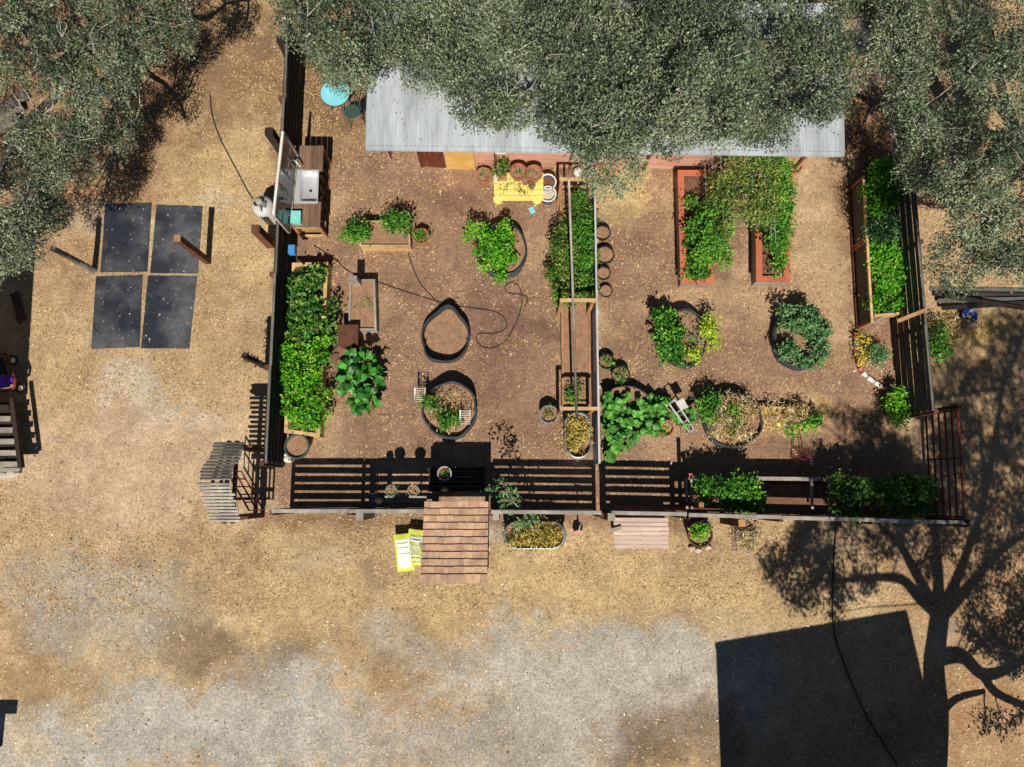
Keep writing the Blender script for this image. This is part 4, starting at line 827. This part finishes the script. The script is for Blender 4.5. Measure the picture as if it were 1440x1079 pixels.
# ---------------------------------------------------------------- narrow bed with screen panels
def screens():
    z = .75; a, m_, b = G(1214,248,z), G(1219,338,z), G(1226,455,z); t = None
    for i, (p, q) in enumerate(((a,m_),(m_,b))):
        t = thing('screen_panel', ['wood-framed insect screen panel beside the lush bed, nearer the shed','wood-framed insect screen panel beside the lush bed, nearer the brick edging'][i], 'screen', ((p.x+q.x)/2,(p.y+q.y)/2,0), 'screen panels'); d = (q-p).normalized(); p0, q0 = Vector((p.x,p.y,.05)), Vector((q.x,q.y,.05))
        beam('top_rail', PALEW, t, p, q-d*.01, .06, .06); beam('bottom_rail', BROWNW, t, p0, q0-d*.01, .12, .1)
        for u in (p+d*.04, q-d*.05): beam('stile', ORANGE, t, Vector((u.x,u.y,.1)), Vector((u.x,u.y,z-.03)), .06, .06)
        beam('screen', MESH, t, Vector((p.x,p.y,.41))+d*.07, Vector((q.x,q.y,.41))-d*.08, .006, .6)
    t = thing('raised_bed', 'low pale timber bed end joining the screens to the shaded fence', 'raised bed', G(1245,440)); beam('end_board', PALEW, t, G(1226,446,.35), G(1266,442,.35), .06, .28); beam('end_board', GREYW, t, G(1228,456,.4), G(1262,432,.4), .05, .08); q = [G(1228,440,.18),G(1266,440,.18),G(1256,228,.18),G(1214,228,.18)]
    MB().raw(q, [(0,1,2,3)]).build('soil', SOIL, t)
    plant('leafy_crop', 'lush bright green crop behind the screen panels by the shed', 'plant', (1238,280,.18), scat(1222,234,1262,300,26,.65,12,.12), LEAFB, 1300, .075, .5, stem=False); plant('leafy_crop', 'sage green crop in the middle of the screened bed', 'plant', (1242,330,.18), scat(1222,305,1262,345,16,.6,11,.1), LEAFS, 1200, .07, .5, stem=False); plant('leafy_crop', 'bright green crop at the end of the screened bed', 'plant', (1245,390,.18), scat(1226,345,1262,428,28,.6,12,.12), LEAFB, 1300, .075, .5, stem=False)
screens()
pts = smoothpath([G(1203,468,.07), G(1205,496,.07), G(1213,524,.07), G(1246,548,.07)], 4); t = thing('edging', 'curved edging of terracotta and white pipes round the flower corner', 'edging', G(1212,520))
for i in range(len(pts)-1):
    d = (pts[i+1]-pts[i])*.03; tube('pipe', WHITE if i in (2,8,9,10) else TERRA, t, [pts[i]+d, pts[i+1]-d], .06, 10)
plant('flower', 'yellow flowering plant inside the curved pipe edging', 'plant', (1216,478), [cl(1212+random.gauss(0,5), 472+k*6, .3, 5) for k in range(7)], FLOWER, 900, .06); plant('shrub', 'small sage shrub inside the curved pipe edging', 'shrub', (1230,500), [cl(1230+random.gauss(0,8), 500+random.gauss(0,5), .25, 9) for _ in range(7)], LEAFS, 1000, .06); plant('shrub', 'bright green shrub at the foot of the shaded slat fence', 'shrub', (1256,572), [cl(1257+random.gauss(0,7), 572+random.gauss(0,9), .4, 9) for _ in range(9)], LEAFB, 900, .08); plant('shrub', 'green shrub outside the shaded slat fence', 'shrub', (1322,500), [cl(1323+random.gauss(0,7), 492+random.gauss(0,14), .4, 8) for _ in range(9)], LEAFG, 900, .08)
pot('bucket', 'pale ring-rimmed bucket by the foot of the shaded fence', 1277, 580, .14, .3, LGREY, 'bucket', plant=LEAFG, leaf=.05, pr=.08, ph=.06)
# red farm gate
t = thing('farm_gate', 'rust red tubular farm gate closing the shaded corner', 'gate', G(1312,650))
a, b = G(1347,576,1.45), G(1356,728,1.45); d = (b-a).normalized()
for z in (.15,.42,.68,.94,1.2,1.45): tube('rail', RED, t, [(a.x,a.y,z),(b.x,b.y,z)], .024, 8)
for q in (a, a.lerp(b,.45), b): tube('upright', RED, t, [(q.x,q.y,.1),(q.x,q.y,1.47)], .022, 8)
for q in (a-d*.08, b+d*.08): tube('gate_post', DARKW, t, [(q.x,q.y,0),(q.x,q.y,1.55)], .05, 8)
# front corner bed
t = thing('front_planter', 'timber front planter bed of shaded greens along the solid fence', 'raised bed', G(1140,695))
for a, b in ((G(968,672,.55),G(1153,674,.55)),(G(1157,674,.55),G(1330,682,.55))):
    beam('top_beam', GREYW, t, a, b, .09, .05); beam('front_board', TANW, t, Vector((a.x,a.y,.28)), Vector((b.x,b.y,.28)), .04, .46)
for px in (965,972,1141,1167): p, q = G(px,674,.62), G(px+1,716,.62); beam('cross_piece', GREYW, t, p, q, .06, .05)
MB().raw([G(970,678,.4), G(1328,686,.4), G(1330,722,.4), G(970,716,.4)], [(0,3,2,1)]).build('soil', SOIL, t); box('corner_block', ORANGE, t, G(971,669,.66), (.1,.1,.1))
plant('shrub', 'leafy green crop in the front planter behind the barrel', 'shrub', (1025,695,.4), scat(980,680,1004,700,8,.8,9,.1)+scat(1014,678,1062,712,20,.85,11,.12), LEAFG, 1100, .085, stem=False)
plant('shrub', 'sprawling shaded shrub in the front planter near the red gate', 'shrub', (1250,700,.4), scat(1175,678,1310,716,36,.85,12,.15), LEAFD, 900, .08, stem=False)
# ---------------------------------------------------------------- things along the front fence
t = thing('pot_shelf', 'weathered shelf on the front fence holding two buckets', 'shelf', G(562,702,.9))
for y in (697,704): beam('board', GREYW, t, G(521,y,.92), G(600,y+.5,.92), .1, .025)
beam('back_board', DARKW, t, G(521,694,.86), G(600,694.5,.86), .02, .46)
for x in (530,592): p = G(x,700); box('bracket', DARKW, t, (p.x,p.y,.455), (.04,.14,.91))
pot('metal_bucket', 'shelf bucket with green leaves, nearer the arbor', 550, 690, .13, .24, TANK, 'bucket', plant=LEAFG, z0=.935, leaf=.05, pr=.07, ph=.05); pot('metal_bucket', 'shelf bucket with sparse stalks, nearer the kiosk', 581, 690, .13, .24, TANK, 'bucket', plant=DRYY, z0=.935, leaf=.05, pr=.07, ph=.05, dens=400)
for px, lb in ((515,'small dark brown box planter hung by the grey fence post'),(560,'small brown box planter hung by the pot shelf')):
    p = G(px,711,1.3); g = thing('box_planter', lb, 'planter', (p.x,p.y,1.12), 'box planters on the front fence'); box('box', BROWNW, g, (p.x,p.y,1.2), (.38,.11,.16)); box('soil', SOIL, g, (p.x,p.y,1.285), (.34,.08,.01))
pot('white_bucket', 'white-rimmed bucket with stalks on the bench in the kiosk shadow', 625, 666, .16, .34, LGREY, 'bucket', z0=.766, plant=LEAFD, leaf=.06, pr=.1, ph=.08, soil=SOIL, dens=500)
def bag(label, px, py, rz, lean, printm):
    c = G(px,py,.25); t = thing('soil_bag', label, 'bag', (c.x,c.y,0), 'bags of soil'); R = Matrix.Rotation(rz,3,'Z') @ Matrix.Rotation(lean,3,'X'); o = Vector((c.x,c.y,.03)); n = 10; vs = []; fs = []; W_, L_ = .42, .95
    def q(u, v, s): e = max(0, (1-abs(2*u-1)**4))*max(0, (1-abs(2*v-1)**6)); return o+R @ Vector(((u-.5)*W_, (v-.5)*L_, .1+s*(.012+.08*e)+.008*math.sin(13*u+9*v)))
    for s in (1,-1): vs += [q(i/n, j/n, s) for i in range(n+1) for j in range(n+1)]
    m = (n+1)**2
    for i in range(n):
        for j in range(n): k = i*(n+1)+j; fs += [(k,k+n+1,k+n+2,k+1), (m+k,m+k+1,m+k+n+2,m+k+n+1)]
    MB().raw(vs, fs).build('sack', LIME, t, True)
    def patch(nm, u0, u1, v0, v1, mt, up=.004):
        k = 6; vs = [q(u0+(u1-u0)*i/k, v0+(v1-v0)*j/k, 1)+R @ Vector((0,0,up)) for i in range(k+1) for j in range(k+1)]; MB().raw(vs, [(i*(k+1)+j,(i+1)*(k+1)+j,(i+1)*(k+1)+j+1,i*(k+1)+j+1) for i in range(k) for j in range(k)]).build(nm, mt, t, True)
    patch('label', .12,.9,.12,.88, printm)
    if printm is WHITE:
        for v in (.78,.66,.5): patch('print_line', .2,.84,v,v+.012, INK, .008)
        patch('print_mark', .5,.58,.38,.4, INK, .008)
    else:
        patch('print_band', .2,.84,.72,.82, WHITE, .008); patch('print_line', .24,.8,.75,.79, INK, .012); patch('print_band', .2,.84,.2,.34, LIME, .008)
        for k in range(5): patch('print_mark', .24+.12*k,.33+.12*k,.25,.3, INK, .012)
bag('lime-edged plastic sack with white panel lying beside the kiosk', 567, 776, .1, .28, WHITE); bag('lime-edged plastic sack with olive print half under the kiosk roof', 584, 769, -.12, .34, PRINTG)
# pallet, shovel, barrel, cage
t = thing('pallet_table', 'weathered pinkish pallet table outside the front fence', 'pallet', G(900,750))
for k in range(7): beam('plank', PINKW, t, G(864+random.uniform(-2,1),731+k*6.3,.5), G(939+random.uniform(-1,2),731.5+k*6.3,.5), .095, .025)
for px in (868,902,935): beam('bearer', GREYW, t, G(px,728,.44), G(px,772,.44), .05, .09)
for px, py in ((868,732),(935,732),(868,768),(935,768)): p = G(px,py,.2); box('leg', GREYW, t, (p.x,p.y,.2), (.07,.07,.4))
o = beam('x', GREYW, None, G(853,747,.56), G(874,742,.56), .07, .04); o.name = 'timber_offcut'; tag(o, 'short grey timber offcut across the pallet corner', 'timber')
o = tube('x', BRIGHTRED, None, [G(864,713,1.1), G(962,716,1.1)], .025, 8); o.name = 'red_pole'; tag(o, 'long red pole fixed along the front fence', 'pole')
b = G(813,750,.12); t = thing('shovel', 'shovel with pinkish blade leaning on the front fence', 'shovel', (b.x,b.y,0)); R = Matrix.Rotation(-.35,3,'X'); q = lambda x,z,y=0: Vector((b.x,b.y,.16))+R @ Vector((x,y,z))
MB().raw([q(-.11,.16),q(0,.17,.03),q(.11,.16),q(-.13,0),q(0,.0,.04),q(.13,0),q(-.08,-.1),q(0,-.14,.02),q(.08,-.1),q(0,-.14)], [(0,1,4,3),(1,2,5,4),(3,4,7,6),(4,5,8,7)]).build('blade', PINKB, t, True)
tube('shaft', GREYW, t, [q(0,.12,.02), q(0,.95)], .018, 8); tube('grip', GREYW, t, [q(-.06,.95),q(-.06,1.05),q(.06,1.05),q(.06,.95),q(-.06,.95)], .014, 6)
pot('barrel_planter', 'dark half barrel of leafy greens outside the front fence', 985, 752, .3, .42, BROWNW, 'planter', plant=LEAFB, rim=1.03, leaf=.08, pr=.2, ph=.2, dens=600)
for i, (px, py) in enumerate(((973,771),(982,774),(996,770))):
    p = G(px,py,.05); o = MB().lathe((p.x,p.y,0), [(.001,.003),(.07,.01),(.09,.05),(.06,.1),(.001,.11)], 9, 1, .7, lambda a: 1+.12*math.sin(3*a+i)).build('stone', STONE, None); tag(o, ['pale stone at the foot of the half barrel, nearest the pallet','pale stone at the foot of the half barrel, middle of three','pale stone at the foot of the half barrel, farthest from the pallet'][i], 'stone', 'stones by the barrel')
p = G(998,738,.5); o = MB().lathe((p.x,p.y,0), [(.001,.004),(.09,.004),(.1,.3),(.085,.3),(.08,.25),(.001,.25)], 14).build('metal_can', TANK, None); tag(o, 'small silver can between the half barrel and the fence', 'can')
t = thing('wire_cage', 'wire cage of loose straw outside the front fence', 'cage', G(1048,762)); a, b = G(1036,748,.4), G(1062,776,.4); mb = MB()
for z in (.02,.15,.28,.4): mb.tube([(a.x,a.y,z),(b.x,a.y,z),(b.x,b.y,z),(a.x,b.y,z),(a.x,a.y,z)], .006, 4)
for k in range(5):
    x = a.x+(b.x-a.x)*k/4; mb.tube([(x,a.y,.4),(x,a.y,0)], .006, 4); mb.tube([(x,b.y,.4),(x,b.y,0)], .006, 4)
mb.build('wires', LGREY, t); foliage('straw', DRY, t, scat(1040,750,1060,772,12,.16,7,.06), 900, .13, .1)['kind'] = 'stuff'
# ---------------------------------------------------------------- rubber mats
for lb, cs in (('black rubber mat under the oak twig shadow',[(148,287),(213,285),(207,382),(141,383)]),('black rubber mat crossed by the square brown post',[(220,288),(285,290),(278,385),(211,384)]),('dusty black rubber mat nearest the garden cart',[(135,389),(200,387),(196,488),(128,491)]),('dark blue-black rubber mat with few scuffs',[(208,388),(277,388),(266,490),(198,490)])):
    vs = []; n = 8
    P4 = [G(x,y,.02) for x,y in cs]
    for i in range(n+1):
        for j in range(n+1): u, v = i/n, j/n; p = P4[0]*(1-u)*(1-v)+P4[1]*u*(1-v)+P4[2]*u*v+P4[3]*(1-u)*v; vs.append((p.x,p.y,.018+.004*math.sin(i*1.7+j)))
    k = (n+1)**2; vs += [(x,y,.002) for x,y,z in vs]; fs = [(i*(n+1)+j, i*(n+1)+j+1, (i+1)*(n+1)+j+1, (i+1)*(n+1)+j) for i in range(n) for j in range(n)]
    edge = [j for j in range(n+1)]+[(i+1)*(n+1)+n for i in range(n)]+[n*(n+1)+n-1-j for j in range(n)]+[(n-1-i)*(n+1) for i in range(n-1)]
    fs = [f[::-1] for f in fs] + [(edge[i], edge[(i+1) % len(edge)], edge[(i+1) % len(edge)]+k, edge[i]+k) for i in range(len(edge))]
    o = MB().raw(vs, fs).build('rubber_mat', RUBBER, None); tag(o, lb, 'mat', 'rubber mats')
    n = 22; uv = rng.random((n,2,1)); u, v = uv[:,0], uv[:,1]; Q = [np.array(p) for p in P4]; P = Q[0]*(1-u)*(1-v)+Q[1]*u*(1-v)+Q[2]*u*v+Q[3]*(1-u)*v; P[:,2] = .026; an = rng.uniform(0,6.3,n)
    leafmesh('fallen_chips', CHIP, o, P, np.stack([np.cos(an), np.sin(an), an*0], 1), np.tile([0,0,1.],(n,1)), rng.uniform(.02,.06,n), .5, rng.uniform(.4,1,n))['kind'] = 'stuff'
# ---------------------------------------------------------------- hoses and cables
def hose(label, pts, r=.012, m=HOSE): o = MB().tube(smoothpath([G(x,y,r+.004) for x,y in pts], 6), r, 6).build('hose', m, None, True); tag(o, label, 'hose')
hose('black hose crossing the soil from the sink to the felt beds', [(441,345),(468,362),(493,383),(540,400),(592,417),(640,430),(690,437),(708,446),(713,458),(706,466),(690,470)])
hose('black hose running from the trough planter to the empty felt bed', [(574,356),(580,375),(592,400),(608,418),(622,432)])
hose('black hose lying in loops on the bare soil', [(738,432),(742,420),(734,415),(716,412),(710,404),(718,398),(730,403),(734,425),(728,448),(714,475),(698,488),(682,489),(671,480),(673,470),(690,469)])
hose('dark hose curving from the oak shade to the water drum', [(295,132),(299,165),(312,200),(332,238),(350,272),(356,280)], .014)
hose('dark cable lying across the yard into the barn shadow', [(1176,742),(1172,800),(1172,880),(1186,930),(1204,975),(1222,1012),(1262,1076)], .018)
# ---------------------------------------------------------------- far left cart, trailer, logs
t = thing('garden_cart', 'dark red framed cart with small wheels at the edge of the yard', 'cart', G(5,525)); z = .5
tube('frame', RED, t, smoothpath([G(-30,500,z), G(6,498,z), G(12,510,z), G(20,545,z), G(-30,556,z)],3), .035, 8); MB().raw([G(-30,504,.42),G(5,502,.42),G(15,544,.42),G(-30,552,.42)], [(0,3,2,1)]).build('tray', DARKW, t)
for px, py in ((17,507),(27,546)): p = G(px,py,.2); w_ = tube('wheel', BLACKP, t, [p+Vector((-.03,0,0)), p+Vector((.03,0,.02))], .14, 16); tube('hub', LGREY, w_, [p+Vector((-.035,0,0)), p+Vector((.045,0,.02))], .07, 12)
p = G(3,535,.55); o = MB().lathe((p.x,p.y,.43), [(.001,0),(.2,.02),(.24,.1),(.16,.18),(.001,.2)], 12, 1.2, .7, lambda a: 1+.15*math.sin(3*a)).build('purple_sack', PURPLE, None, True); tag(o, 'crumpled purple cloth sack in the garden cart', 'sack')
t = thing('slatted_trailer', 'dark slatted trailer bed at the edge of the yard below the cart', 'trailer', G(-10,610))
for k in range(6): beam('slat', GREYW if k else DARKW, t, G(-60,574+k*16,.6), G(13+k*2.6,573+k*16,.6), .13, .03)
beam('side_rail', DARKW, t, G(18,560,.6), G(30,658,.6), .1, .12); beam('tail_rail', GREYW, t, G(-60,664,.58), G(30,660,.58), .08, .08); MB().raw([G(-60,566,.5),G(14,566,.5),G(26,656,.5),G(-60,660,.5)], [(0,3,2,1)]).build('floor', DARKW, t)
for px,py in ((6,580),(16,645)): p = G(px,py,.27); tube('wheel', BLACKP, t, [p+Vector((-.08,0,0)), p+Vector((.05,0,0))], .26, 16)
for i,(px,py) in enumerate(((6,668),(18,666))):
    p = G(px,py,.05); o = MB().lathe((p.x,p.y,0), [(.001,.003),(.12,.01),(.15,.07),(.08,.15),(.001,.16)], 9, 1.2, .8, lambda a: 1+.12*math.sin(3*a+i)).build('stone', STONE, None); tag(o, ['pale rock below the trailer tail at the photo edge','pale rock below the trailer tail nearer the yard'][i], 'stone', 'rocks by the trailer')
a = [G(14,414,.06),G(24,409,.06),G(35,449,.06),G(25,456,.06)]; o = MB().raw([*a,*[Vector((p.x,p.y,.0)) for p in a]], [(0,3,2,1),(4,5,6,7),(0,1,5,4),(1,2,6,5),(2,3,7,6),(3,0,4,7)]).build('board', BROWNW, None); tag(o, 'brown board lying on the ground near the garden cart', 'board')
for i, lb in enumerate(('grey cut log under the oak, topmost of the pile','grey cut log under the oak, middle of the pile','grey cut log under the oak, lowest of the pile')):
    a = G(-30,168+i*14,.3); b = G(30-5*i,128+i*16,.3); o = tube('log', BARK, None, [a, a.lerp(b,.5)+Vector((0,.02,.02)), b], [.13,.12,.11], 10); o.location.z = max(0, o.location.z); o.location.z = 0; tag(o, lb, 'log', 'logs under the oak')
for i, lb in enumerate(('dark weathered plank on the lumber pile, nearest the shed','dark weathered plank across the lumber pile middle','dark weathered plank on the lumber pile, just above the blue bowl','grey weathered plank fanned at the lumber pile end','pale edged plank lying low in the lumber pile')):
    ya = [402,410,421,432,416][i]; yb = [404,412,418,424,436][i]; o = beam('plank', [DGREY,FENCE,DGREY,FENCE,DARKW][i], None, G(1316+4*i,ya,.3), G(1460,yb,.3), .11, .03); o.location.z = .06*i; tag(o, lb, 'plank', 'planks in the lumber pile')
p = G(1364,444,.2); o = MB().lathe((p.x,p.y,0), [(.001,.004),(.1,.004),(.19,.2),(.2,.2),(.19,.17),(.1,.03),(.001,.025)], 20).build('blue_bowl', DEEPB, None, True); tag(o, 'deep blue bowl on the straw below the lumber pile', 'bowl')
plant('straw_clump', 'golden loose straw beside the blue bowl', 'straw', (1340,462), scat(1316,454,1364,470,14,.05,9,.02), DRY, 700, .14, .1, stem=False)
t = thing('shadow_board', 'unseen dark board on a post, added to cast the corner shadow', 'shadow_caster', SHP(6,1016,.0)-Vector((0,.9,0))); p = SHP(6,1000,1.0); box('board', DARKW, t, (p.x-.12, p.y, 1.12), (.85,.05,.34)); box('post', DARKW, t, (p.x-.1, p.y+.05, .48), (.28,.05,.96))  # board and post added out of view to throw the corner shadow
